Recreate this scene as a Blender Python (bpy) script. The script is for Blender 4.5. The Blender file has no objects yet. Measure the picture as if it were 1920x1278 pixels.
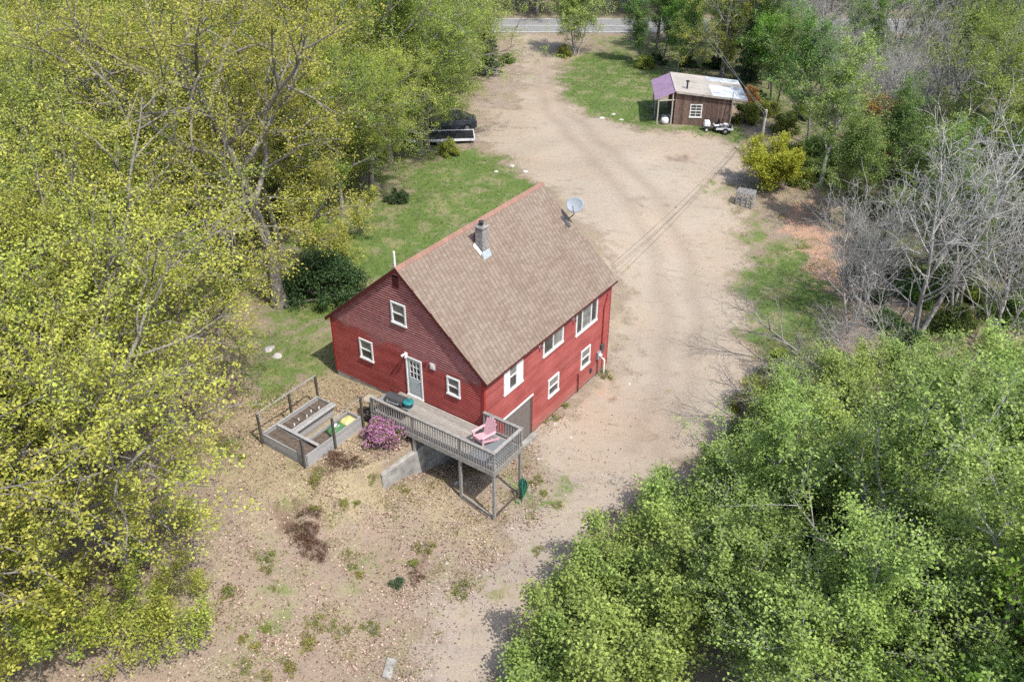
import bpy, math, random
import numpy as np
from mathutils import Matrix, Vector

# ------------------------------------------------------------------ camera, sky, sun, exposure
SC = bpy.context.scene
COL = SC.collection
F_PX, PITCH, ROLL, CAM_H = 1681.86, 0.572333, 0.0020228, 27.805
cam = bpy.data.cameras.new('camera')
cam.sensor_width = 36.0
cam.lens = F_PX / 1920.0 * 36.0
cam.clip_end = 3000.0
cam_o = bpy.data.objects.new('camera', cam)
COL.objects.link(cam_o)
cam_o.matrix_world = Matrix.Translation((0, 0, CAM_H)) @ Matrix.Rotation(math.pi / 2 - PITCH, 4, 'X') @ Matrix.Rotation(ROLL, 4, 'Z')
SC.camera = cam_o

SUN_EL, SHADOW_AZ = math.radians(57), math.radians(-41)      # shadows fall away from +Y towards -X
sh = Vector((math.sin(SHADOW_AZ) * math.cos(SUN_EL), math.cos(SHADOW_AZ) * math.cos(SUN_EL), -math.sin(SUN_EL)))
world = bpy.data.worlds.new('World')
SC.world = world
world.use_nodes = True
wn = world.node_tree
sky = wn.nodes.new('ShaderNodeTexSky')
sky.sky_type = 'NISHITA'
sky.sun_disc = False
sky.sun_elevation = SUN_EL
sky.sun_rotation = math.atan2(-sh.x, -sh.y)
sky.air_density = 1.0
sky.dust_density = 2.0
wn.nodes['Background'].inputs['Strength'].default_value = 0.15
wn.links.new(sky.outputs[0], wn.nodes['Background'].inputs['Color'])
sun = bpy.data.lights.new('sun', 'SUN')
sun.energy = 2.9
sun.angle = math.radians(0.55)
sun.color = (1.0, 0.955, 0.89)
sun_o = bpy.data.objects.new('sun', sun)
COL.objects.link(sun_o)
sun_o.rotation_euler = sh.to_track_quat('-Z', 'Y').to_euler()
SC.view_settings.view_transform = 'Standard'
SC.view_settings.look = 'None'
SC.view_settings.gamma = 1.0
SC.view_settings.use_curve_mapping = False
SC.view_settings.exposure = 0.82
SC.cycles.max_bounces = 4
SC.cycles.adaptive_threshold = .02
SC.cycles.use_denoising = False
SC.cycles.diffuse_bounces = 2
SC.cycles.transmission_bounces = 4
SC.cycles.transparent_max_bounces = 6

# ------------------------------------------------------------------ frames: house frame and photo pixels
PSI, HX, HY = 0.611377, -1.21076, 31.2528
W, L, HE, SL, OH, OG, OGB, RU = 9.06, 10.98, 5.85, 0.8537, 0.27, 0.13, 0.2, 4.55
CP, SP = math.cos(PSI), math.sin(PSI)
R_Z = HE + SL * RU


def h2w(x, y):
    return HX + x * CP + y * SP, HY - x * SP + y * CP


def w2h(x, y):
    dx, dy = x - HX, y - HY
    return dx * CP - dy * SP, dx * SP + dy * CP


def sstep(t):
    t = np.clip(t, 0, 1)
    return t * t * (3 - 2 * t)


def terr(x, y):
    x = np.asarray(x, float)
    y = np.asarray(y, float)
    lx, v = w2h(x, y)
    u = -lx
    uc = np.interp(v, [-25, -9, -3.9, 0, 11, 40], [2.0, 2.2, 2.72, 2.12, 4.5, 6])
    w = np.interp(v, [-25, -9, -5.2, -4.1, -3.9, 0, 1, 11, 40], [8, 4.5, 1.4, .25, .12, .12, .2, 4.0, 9])
    S = sstep((u - (uc - w)) / (2 * w))
    zl = .2 + .55 * np.exp(-((u - .8) / 2.4) ** 2 - ((v + 2.6) / 3) ** 2)
    zl = zl + .62 * np.exp(-((u - 2.0) / 1.2) ** 2 - ((v + 3.8) / 1.6) ** 2)
    zh = 2.36 - 1.28 * sstep((y - 45) / 35) - .3 * sstep((26 - y) / 12)
    z = zl + (zh - zl) * S
    far = 1 - sstep((y - 84) / 18)
    n = .05 * np.sin(x * .9 + 1.3 * np.sin(y * .6)) + .045 * np.sin(y * 1.1 + .8 * np.sin(x * .75 + 1)) + .02 * np.sin(x * 2.7 + y * 2.1)
    flat = 1 - np.exp(-((u - 1) / 4) ** 4 - ((v + 0) / 5) ** 4) * .8
    return (z + n * flat) * far


def T(x, y):
    return float(terr(x, y))


def pray(px, py):
    X, Y = (px - 960) / F_PX, -(py - 639) / F_PX
    r, up = X * math.cos(ROLL) - Y * math.sin(ROLL), X * math.sin(ROLL) + Y * math.cos(ROLL)
    c, s = math.cos(PITCH), math.sin(PITCH)
    return r, c + up * s, -s + up * c


def at(px, py, z):
    d = pray(px, py)
    t = (z - CAM_H) / d[2]
    return d[0] * t, d[1] * t, z


def ground(px, py):
    z = 0.5
    for _ in range(25):
        p = at(px, py, z)
        z = .5 * z + .5 * T(p[0], p[1])
    return p[0], p[1]


# ------------------------------------------------------------------ materials
def new_mat(name):
    m = bpy.data.materials.new(name)
    m.use_nodes = True
    return m, m.node_tree.nodes, m.node_tree.links, m.node_tree.nodes['Principled BSDF']


def ramp(nodes, stops):
    r = nodes.new('ShaderNodeValToRGB')
    while len(r.color_ramp.elements) < len(stops):
        r.color_ramp.elements.new(.5)
    for e, (p, c) in zip(r.color_ramp.elements, stops):
        e.position = p
        e.color = (*c, 1) if len(c) == 3 else c
    return r


def noise(nodes, links, scale, detail=4, coord=None, rough=.6, stretch=None):
    n = nodes.new('ShaderNodeTexNoise')
    n.inputs['Scale'].default_value = scale
    n.inputs['Detail'].default_value = detail
    n.inputs['Roughness'].default_value = rough
    if coord is not None:
        if stretch:
            mp = nodes.new('ShaderNodeMapping')
            mp.inputs['Scale'].default_value = stretch
            links.new(coord, mp.inputs['Vector'])
            coord = mp.outputs[0]
        links.new(coord, n.inputs['Vector'])
    return n


def mix(nodes, links, a, b, fac, mode='MIX'):
    m = nodes.new('ShaderNodeMix')
    m.data_type = 'RGBA'
    m.blend_type = mode
    for sock, val in ((m.inputs[6], a), (m.inputs[7], b), (m.inputs[0], fac)):
        if isinstance(val, (tuple, list)):
            sock.default_value = (*val, 1)
        elif isinstance(val, (int, float)):
            sock.default_value = val
        else:
            links.new(val, sock)
    return m.outputs[2]


def math_n(nodes, links, op, a, b=None, clamp=False):
    m = nodes.new('ShaderNodeMath')
    m.operation = op
    m.use_clamp = clamp
    for s, v in ((m.inputs[0], a), (m.inputs[1], b)):
        if v is None:
            continue
        if isinstance(v, (int, float)):
            s.default_value = v
        else:
            links.new(v, s)
    return m.outputs[0]


def vmat(name, c1, c2, scale=3.0, rough=.8, bump=.0, stretch=None, spec=.3, metallic=0.0, rnd=0.0, detail=5):
    """two-tone noise material with optional bump and per-object brightness variation"""
    m, N, K, B = new_mat(name)
    tc = N.new('ShaderNodeTexCoord').outputs['Object']
    n = noise(N, K, scale, detail, tc, stretch=stretch)
    r = ramp(N, [(.3, c1), (.7, c2)])
    K.new(n.outputs['Fac'], r.inputs[0])
    col = r.outputs[0]
    if rnd:
        oi = N.new('ShaderNodeObjectInfo')
        f = math_n(N, K, 'MULTIPLY_ADD', oi.outputs['Random'], 2 * rnd)
        f.node.inputs[2].default_value = 1 - rnd
        hs = N.new('ShaderNodeHueSaturation')
        K.new(col, hs.inputs['Color'])
        K.new(f, hs.inputs['Value'])
        col = hs.outputs[0]
    K.new(col, B.inputs['Base Color'])
    B.inputs['Roughness'].default_value = rough
    B.inputs['Specular IOR Level'].default_value = spec
    B.inputs['Metallic'].default_value = metallic
    if bump:
        b = N.new('ShaderNodeBump')
        b.inputs['Strength'].default_value = bump
        b.inputs['Distance'].default_value = .02
        K.new(n.outputs['Fac'], b.inputs['Height'])
        K.new(b.outputs[0], B.inputs['Normal'])
    return m


def leaf_mat(name, dark, light, trans=.35, hue_rnd=.03, val_rnd=.2):
    m, N, K, B = new_mat(name)
    at_ = N.new('ShaderNodeAttribute')
    at_.attribute_name = 'tint'
    r = ramp(N, [(0, dark), (1, light)])
    K.new(at_.outputs['Fac'], r.inputs[0])
    oi = N.new('ShaderNodeObjectInfo')
    hs = N.new('ShaderNodeHueSaturation')
    K.new(r.outputs[0], hs.inputs['Color'])
    a = math_n(N, K, 'MULTIPLY_ADD', oi.outputs['Random'], 2 * hue_rnd)
    a.node.inputs[2].default_value = .5 - hue_rnd
    K.new(a, hs.inputs['Hue'])
    f = math_n(N, K, 'FRACT', math_n(N, K, 'MULTIPLY', oi.outputs['Random'], 7.13))
    v = math_n(N, K, 'MULTIPLY_ADD', f, 2 * val_rnd)
    v.node.inputs[2].default_value = 1 - val_rnd
    K.new(v, hs.inputs['Value'])
    col = hs.outputs[0]
    K.new(col, B.inputs['Base Color'])
    B.inputs['Roughness'].default_value = .55
    B.inputs['Specular IOR Level'].default_value = .25
    tr = N.new('ShaderNodeBsdfTranslucent')
    K.new(col, tr.inputs['Color'])
    mx = N.new('ShaderNodeMixShader')
    mx.inputs[0].default_value = trans
    K.new(B.outputs[0], mx.inputs[1])
    K.new(tr.outputs[0], mx.inputs[2])
    K.new(mx.outputs[0], N['Material Output'].inputs['Surface'])
    return m


M = {}
M['bark_oak'] = vmat('bark_oak', (.10, .09, .075), (.29, .265, .235), 5, .95, .6, (3, 3, .6))
M['bark_grey'] = vmat('bark_grey', (.125, .115, .10), (.33, .31, .285), 6, .9, .4, (3, 3, .8))
M['bark_pale'] = vmat('bark_pale', (.22, .21, .19), (.52, .50, .465), 4, .9, .3, (2, 2, 1))
M['leaf_oak'] = leaf_mat('leaf_oak', (.14, .18, .03), (.53, .58, .11), .38, .03, .14)
M['leaf_olive'] = leaf_mat('leaf_olive', (.10, .145, .027), (.41, .47, .09), .38, .025, .15)
M['leaf_birch'] = leaf_mat('leaf_birch', (.10, .165, .034), (.43, .55, .145), .40, .012, .15)
M['leaf_green'] = leaf_mat('leaf_green', (.06, .12, .03), (.24, .36, .09), .40, .025, .2)
M['leaf_dark'] = leaf_mat('leaf_dark', (.022, .05, .018), (.075, .135, .045), .2, .015, .15)
M['leaf_needle'] = leaf_mat('leaf_needle', (.03, .06, .03), (.10, .15, .065), .15, .015, .15)
M['leaf_yellow'] = leaf_mat('leaf_yellow', (.17, .20, .02), (.52, .53, .06), .4, .006, .04)
M['leaf_orange'] = leaf_mat('leaf_orange', (.17, .09, .03), (.42, .23, .065), .35, .01, .1)
M['leaf_bright'] = leaf_mat('leaf_bright', (.08, .18, .02), (.27, .46, .06), .45, .01, .1)
M['flower_pink'] = leaf_mat('flower_pink', (.27, .11, .20), (.55, .28, .44), .3, .0, .0)
M['leaf_weed'] = leaf_mat('leaf_weed', (.15, .16, .035), (.38, .38, .10), .35, .03, .15)
M['dead_leaf'] = leaf_mat('dead_leaf', (.12, .065, .045), (.60, .455, .355), .15, .0, .0)
M['needle_brown'] = leaf_mat('needle_brown', (.05, .028, .018), (.17, .09, .055), .1, .0, .05)
M['grass_blade'] = leaf_mat('grass_blade', (.07, .12, .025), (.22, .30, .08), .3, .0, .0)
M['straw_blade'] = leaf_mat('straw_blade', (.21, .17, .09), (.50, .42, .26), .3, .0, .0)


def flat(name, c, rough=.6, spec=.4, metallic=0, var=.12):
    return vmat(name, tuple(x * (1 - var) for x in c), tuple(min(1, x * (1 + var)) for x in c), 6, rough, 0, None, spec, metallic)


M['white_trim'] = flat('white_trim', (.74, .74, .72), .5, .4, 0, .06)
M['door_paint'] = flat('door_paint', (.44, .50, .50), .45, .4, 0, .06)
M['maroon'] = flat('maroon', (.10, .022, .02), .6, .3)
M['red_trim'] = flat('red_trim', (.30, .03, .025), .6, .3)
M['concrete'] = vmat('concrete', (.17, .162, .15), (.40, .39, .365), 2.2, .95, .6, None, .2)
M['deck_wood'] = vmat('deck_wood', (.22, .20, .178), (.37, .345, .31), 4, .85, .3, (1, 6, 6), rnd=.14)
M['rail_wood'] = vmat('rail_wood', (.19, .178, .16), (.35, .335, .31), 5, .85, .2, (2, 2, 2), rnd=.12)
M['grey_plank'] = vmat('grey_plank', (.20, .195, .19), (.42, .41, .40), 6, .9, .4, (1, 5, 5), rnd=.15)
M['dark_post'] = vmat('dark_post', (.045, .04, .035), (.12, .105, .09), 5, .9, .3, (3, 3, .8))
M['soil'] = vmat('soil', (.06, .045, .035), (.16, .125, .10), 7, .95, .6)
M['mat_grey'] = vmat('mat_grey', (.15, .165, .175), (.19, .205, .215), 30, .9)
M['pink_paint'] = flat('pink_paint', (.60, .36, .40), .6, .4, 0, .08)
M['black_metal'] = flat('black_metal', (.03, .032, .035), .45, .5)
M['dark_metal'] = flat('dark_metal', (.06, .06, .065), .5, .5)
M['grey_metal'] = flat('grey_metal', (.36, .37, .38), .4, .5, .4)
M['galv'] = vmat('galv', (.40, .44, .44), (.62, .66, .66), 8, .35, 0, None, .5, .5)
M['teal'] = flat('teal', (.02, .20, .21), .4, .5)
M['hose_green'] = flat('hose_green', (.015, .13, .085), .45, .4)
M['terracotta'] = vmat('terracotta', (.24, .205, .16), (.38, .34, .28), 5, .85)
M['rubber'] = flat('rubber', (.025, .025, .025), .85, .2)
M['steel_white'] = flat('steel_white', (.70, .71, .72), .4, .5)
M['brick_grey'] = vmat('brick_grey', (.17, .16, .155), (.36, .34, .33), 9, .9, .4)
M['garage'] = flat('garage', (.16, .145, .135), .6, .3)
M['dish_grey'] = flat('dish_grey', (.27, .30, .325), .6, .4, 0, .05)
M['stone'] = vmat('stone', (.30, .28, .26), (.55, .53, .50), 3, .9, .5, rnd=.15)
M['bag_green'] = flat('bag_green', (.07, .17, .07), .5, .4)
M['bag_yellow'] = flat('bag_yellow', (.50, .46, .20), .5, .4)
M['car_paint'] = flat('car_paint', (.035, .04, .05), .25, .6)
M['wire'] = flat('wire', (.05, .05, .055), .6, .3)
M['wire_light'] = flat('wire_light', (.33, .34, .34), .5, .4)
M['pole_wood'] = vmat('pole_wood', (.34, .31, .27), (.54, .50, .45), 6, .9, .3, (3, 3, .5))
M['tin_purple'] = vmat('tin_purple', (.25, .155, .24), (.33, .215, .31), 1.2, .5, 0, None, .4)
M['tin_beige'] = vmat('tin_beige', (.30, .268, .228), (.46, .42, .365), 1.6, .6, 0, (.6, 2, 1), .4, rnd=.1)
M['tin_white'] = vmat('tin_white', (.50, .54, .58), (.66, .70, .73), 1.5, .4)
M['tin_old'] = vmat('tin_old', (.20, .22, .24), (.62, .66, .70), 1.3, .45, 0, None, .4)
M['barn_wood'] = vmat('barn_wood', (.05, .034, .028), (.25, .165, .13), 7, .9, .5, (5, 5, .5), rnd=.35)
M['asphalt'] = vmat('asphalt', (.19, .19, .195), (.27, .265, .26), 1.5, .85, .2)
M['road_paint'] = vmat('road_paint', (.45, .45, .44), (.72, .72, .70), 6, .7)
M['dark_inside'] = flat('dark_inside', (.02, .02, .02), .9, .1)


def glass_mat():
    m, N, K, B = new_mat('window_glass')
    tc = N.new('ShaderNodeTexCoord').outputs['Object']
    n = noise(N, K, 1.7, 3, tc)
    r = ramp(N, [(.35, (.012, .014, .016)), (.7, (.07, .072, .07))])
    K.new(n.outputs['Fac'], r.inputs[0])
    K.new(r.outputs[0], B.inputs['Base Color'])
    B.inputs['Roughness'].default_value = .08
    B.inputs['Specular IOR Level'].default_value = .9
    return m


M['glass'] = glass_mat()
M['glass_pale'] = vmat('glass_pale', (.10, .105, .10), (.26, .265, .25), 2.2, .1, 0, (1, 1, 2.5), .9)
M['curtain'] = flat('curtain', (.42, .42, .40), .9, .1)


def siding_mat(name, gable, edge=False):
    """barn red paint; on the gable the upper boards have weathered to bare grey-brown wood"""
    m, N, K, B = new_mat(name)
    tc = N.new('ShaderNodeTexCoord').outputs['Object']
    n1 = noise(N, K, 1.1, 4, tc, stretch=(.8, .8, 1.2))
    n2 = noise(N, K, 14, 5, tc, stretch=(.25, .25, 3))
    if edge:  # brighter copy of the siding tones, grazing sun painted into the board edge
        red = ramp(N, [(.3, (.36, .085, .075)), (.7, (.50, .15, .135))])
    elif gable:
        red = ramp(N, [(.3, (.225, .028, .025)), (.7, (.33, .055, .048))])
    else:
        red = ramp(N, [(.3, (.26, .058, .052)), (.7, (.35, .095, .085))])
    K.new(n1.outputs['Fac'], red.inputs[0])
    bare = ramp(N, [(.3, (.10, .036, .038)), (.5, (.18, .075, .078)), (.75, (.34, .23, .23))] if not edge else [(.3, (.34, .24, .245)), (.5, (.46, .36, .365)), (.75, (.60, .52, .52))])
    K.new(n2.outputs['Fac'], bare.inputs[0])
    sx = N.new('ShaderNodeSeparateXYZ')
    K.new(tc, sx.inputs[0])
    if gable:
        # weathering boundary: about 5.1 m up, dropping towards the corner by the driveway
        h = math_n(N, K, 'MULTIPLY_ADD', sx.outputs['X'], .035)
        K.new(sx.outputs['Z'], h.node.inputs[2])
        n3 = noise(N, K, .75, 3, tc, stretch=(.8, 1, 1.6))
        big = math_n(N, K, 'MULTIPLY_ADD', n3.outputs['Fac'], 2.1)
        big.node.inputs[2].default_value = -1.15
        h2 = math_n(N, K, 'ADD', h, big)
        h3 = math_n(N, K, 'SUBTRACT', h2, 4.98)
        wear = math_n(N, K, 'MULTIPLY', h3, 3.0, True)
        fine = math_n(N, K, 'MULTIPLY_ADD', n2.outputs['Fac'], 1.6)
        fine.node.inputs[2].default_value = -.3
        wear = math_n(N, K, 'MULTIPLY', wear, fine, True)
    else:
        n3 = noise(N, K, .5, 4, tc)
        wear = math_n(N, K, 'MULTIPLY', math_n(N, K, 'SUBTRACT', n3.outputs['Fac'], .57), 3.0, True)
        fine = math_n(N, K, 'SUBTRACT', n2.outputs['Fac'], .2, True)
        wear = math_n(N, K, 'MULTIPLY', wear, fine, True)
    col = mix(N, K, red.outputs[0], bare.outputs[0], wear)
    oi = N.new('ShaderNodeObjectInfo')
    fv = math_n(N, K, 'MULTIPLY_ADD', oi.outputs['Random'], .26)
    fv.node.inputs[2].default_value = .87
    hs = N.new('ShaderNodeHueSaturation')
    K.new(col, hs.inputs['Color'])
    K.new(fv, hs.inputs['Value'])
    col = hs.outputs[0]
    if not gable:
        nd = noise(N, K, 2.5, 4, tc)
        dz = math_n(N, K, 'MULTIPLY_ADD', sx.outputs['Z'], -1.1)
        dz.node.inputs[2].default_value = .95
        dz = math_n(N, K, 'MULTIPLY', math_n(N, K, 'ADD', dz, math_n(N, K, 'MULTIPLY', nd.outputs['Fac'], .5)), .55, True)
        col = mix(N, K, col, (.30, .19, .14), dz)
    K.new(col, B.inputs['Base Color'])
    B.inputs['Roughness'].default_value = .7
    B.inputs['Specular IOR Level'].default_value = .25
    return m


M['siding_gable'] = siding_mat('siding_gable', True)
M['siding_side'] = siding_mat('siding_side', False)
M['siding_lit_edge'] = siding_mat('siding_lit_edge', True, True)


def shingle_mat():
    m, N, K, B = new_mat('shingle')
    a = N.new('ShaderNodeAttribute')
    a.attribute_name = 'tint'
    oi = N.new('ShaderNodeObjectInfo')
    f = math_n(N, K, 'ADD', a.outputs['Fac'], math_n(N, K, 'MULTIPLY', oi.outputs['Random'], .2))
    r = ramp(N, [(0, (.190, .149, .116)), (.5, (.213, .170, .134)), (1, (.242, .196, .158))])
    K.new(f, r.inputs[0])
    geo = N.new('ShaderNodeNewGeometry')
    n = noise(N, K, 45, 2, geo.outputs['Position'])
    nb = noise(N, K, .55, 3, geo.outputs['Position'])
    rb = ramp(N, [(.35, (.95, .90, .87)), (.65, (1.04, 1.04, 1.03))])
    K.new(nb.outputs['Fac'], rb.inputs[0])
    col = mix(N, K, r.outputs[0], rb.outputs[0], 1.0, 'MULTIPLY')
    rg = ramp(N, [(.3, (.82, .82, .82)), (.7, (1.15, 1.15, 1.15))])
    K.new(n.outputs['Fac'], rg.inputs[0])
    col = mix(N, K, col, rg.outputs[0], 1.0, 'MULTIPLY')
    K.new(col, B.inputs['Base Color'])
    B.inputs['Roughness'].default_value = .95
    B.inputs['Specular IOR Level'].default_value = .15
    return m


M['shingle'] = shingle_mat()
M['ridge_red'] = vmat('ridge_red', (.225, .125, .095), (.30, .175, .135), 12, .95, .2, rnd=.12)


def ground_mat():
    m, N, K, B = new_mat('ground')
    geo = N.new('ShaderNodeNewGeometry')
    P = geo.outputs['Position']
    za = N.new('ShaderNodeAttribute')
    za.attribute_name = 'zone'
    zb = N.new('ShaderNodeAttribute')
    zb.attribute_name = 'zone2'
    s1 = N.new('ShaderNodeSeparateColor')
    s2 = N.new('ShaderNodeSeparateColor')
    K.new(za.outputs['Color'], s1.inputs[0])
    K.new(zb.outputs['Color'], s2.inputs[0])
    nf = noise(N, K, 9, 6, P, .7)
    nm = noise(N, K, 1.3, 5, P, .65)
    nl = noise(N, K, .22, 4, P, .6)
    nx = noise(N, K, 34, 3, P, .7)

    def zone(fac, amp=1.0, k=2.2):
        # break the soft edge of a zone up with noise
        j = math_n(N, K, 'MULTIPLY_ADD', nm.outputs['Fac'], amp)
        j.node.inputs[2].default_value = -.5 * amp
        j2 = math_n(N, K, 'MULTIPLY_ADD', nf.outputs['Fac'], amp * .6)
        j2.node.inputs[2].default_value = -.3 * amp
        s = math_n(N, K, 'ADD', math_n(N, K, 'ADD', fac, j), j2)
        s = math_n(N, K, 'MULTIPLY_ADD', s, k)
        s.node.inputs[2].default_value = .5 - .5 * k
        s.node.use_clamp = True
        return s

    def tone(n, c1, c2, a=.32, b=.68):
        r = ramp(N, [(a, c1), (b, c2)])
        K.new(n.outputs['Fac'], r.inputs[0])
        return r.outputs[0]
    litter = mix(N, K, tone(nf, (.13, .095, .075), (.31, .235, .185)), tone(nm, (.155, .135, .075), (.34, .245, .195)), .5)
    lg = ramp(N, [(.47, (0, 0, 0)), (.62, (1, 1, 1))])
    K.new(noise(N, K, .9, 5, P, .75).outputs['Fac'], lg.inputs[0])
    litter = mix(N, K, litter, tone(nf, (.13, .13, .055), (.30, .29, .14)), math_n(N, K, 'MULTIPLY', lg.outputs[0], .7))
    litter = mix(N, K, litter, tone(nx, (.10, .075, .06), (.52, .42, .34)), .35)
    dry = mix(N, K, tone(nf, (.20, .16, .09), (.38, .31, .20)), tone(nm, (.20, .175, .09), (.36, .285, .185)), .5)
    dry = mix(N, K, dry, tone(nx, (.16, .13, .085), (.55, .45, .32)), .25)
    grass = mix(N, K, tone(nf, (.05, .095, .022), (.14, .205, .055)), tone(nm, (.06, .115, .028), (.175, .205, .065)), .5)
    gp = ramp(N, [(.49, (0, 0, 0)), (.60, (1, 1, 1))])
    K.new(noise(N, K, .55, 5, P, .7).outputs['Fac'], gp.inputs[0])
    grass = mix(N, K, grass, dry, math_n(N, K, 'MULTIPLY', gp.outputs[0], .5))
    sand = mix(N, K, tone(nm, (.285, .235, .172), (.385, .335, .265)), tone(nl, (.315, .248, .185), (.405, .348, .285)), .55)
    sand = mix(N, K, sand, tone(nf, (.25, .21, .16), (.43, .38, .315)), .35)
    sand = mix(N, K, sand, tone(nx, (.28, .23, .175), (.45, .39, .32)), .18)
    # sparse dark scuffs in the sand
    ns = noise(N, K, .75, 5, P, .75, (1, 2.2, 1))
    sc_ = ramp(N, [(.54, (0, 0, 0)), (.70, (1, 1, 1))])
    K.new(ns.outputs['Fac'], sc_.inputs[0])
    scf = math_n(N, K, 'MULTIPLY', sc_.outputs[0], .45)
    sand = mix(N, K, sand, (.19, .145, .11), scf)
    ns2 = noise(N, K, 5.5, 6, P, .8)
    sc2 = ramp(N, [(.58, (0, 0, 0)), (.66, (1, 1, 1))])
    K.new(ns2.outputs['Fac'], sc2.inputs[0])
    nl2 = ramp(N, [(.42, (0, 0, 0)), (.62, (1, 1, 1))])
    K.new(noise(N, K, .16, 3, P, .6).outputs['Fac'], nl2.inputs[0])
    sand = mix(N, K, sand, (.21, .165, .13), math_n(N, K, 'MULTIPLY', sc2.outputs[0], math_n(N, K, 'MULTIPLY', nl2.outputs[0], .55)))
    sand = mix(N, K, sand, (.40, .275, .185), math_n(N, K, 'MULTIPLY', nl2.outputs[0], .22))
    orange = mix(N, K, tone(nf, (.27, .14, .085), (.52, .32, .22)), tone(nx, (.25, .14, .09), (.60, .42, .31)), .5)
    brown = tone(nf, (.045, .025, .018), (.16, .095, .065))
    grey = mix(N, K, tone(nf, (.24, .195, .16), (.37, .31, .265)), tone(nx, (.18, .14, .115), (.50, .43, .37)), .45)
    col = mix(N, K, litter, dry, zone(s2.outputs[0], 1.6))
    col = mix(N, K, col, grey, zone(s2.outputs[2], 1.8))
    col = mix(N, K, col, sand, zone(s1.outputs[0], 2.0, 2.2))
    col = mix(N, K, col, grass, zone(s1.outputs[1], 2.4, 2.0))
    col = mix(N, K, col, orange, zone(s1.outputs[2], 1.8))
    col = mix(N, K, col, brown, math_n(N, K, 'MULTIPLY', zone(s2.outputs[1], 1.1), .75))
    col = mix(N, K, col, tone(nf, (.19, .15, .115), (.30, .245, .19)), math_n(N, K, 'MULTIPLY', za.outputs['Alpha'], .42))
    K.new(col, B.inputs['Base Color'])
    B.inputs['Roughness'].default_value = .95
    B.inputs['Specular IOR Level'].default_value = .1
    hb = math_n(N, K, 'ADD', nf.outputs['Fac'], math_n(N, K, 'MULTIPLY', nx.outputs['Fac'], .4))
    b = N.new('ShaderNodeBump')
    b.inputs['Strength'].default_value = .5
    b.inputs['Distance'].default_value = .06
    K.new(hb, b.inputs['Height'])
    K.new(b.outputs[0], B.inputs['Normal'])
    return m


M['ground'] = ground_mat()

# ------------------------------------------------------------------ mesh helpers
BOXF = ((0, 3, 2, 1), (4, 5, 6, 7), (0, 1, 5, 4), (1, 2, 6, 5), (2, 3, 7, 6), (3, 0, 4, 7))


def link(name, me, material, parent=None, loc=None):
    o = bpy.data.objects.new(name, me)
    COL.objects.link(o)
    if material is not None and me is not None and not me.materials:
        me.materials.append(M[material])
    if parent is not None:
        o.parent = parent
    if loc is not None:
        o.location = loc
    return o


def tag(o, label, cat, group=None):
    o['label'] = label
    o['category'] = cat
    if group:
        o['group'] = group
    return o


def thing(name, label, cat, loc, rz=0.0, group=None):
    o = bpy.data.objects.new(name, None)
    COL.objects.link(o)
    o.empty_display_size = .3
    o.location = loc
    o.rotation_euler = (0, 0, rz)
    return tag(o, label, cat, group)


def hthing(name, label, cat, x, y, z, group=None, rz=0.0):
    """a thing placed in the house frame; children use coordinates relative to (x, y, z)"""
    wx, wy = h2w(x, y)
    return thing(name, label, cat, (wx, wy, z), -PSI + rz, group)


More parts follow.
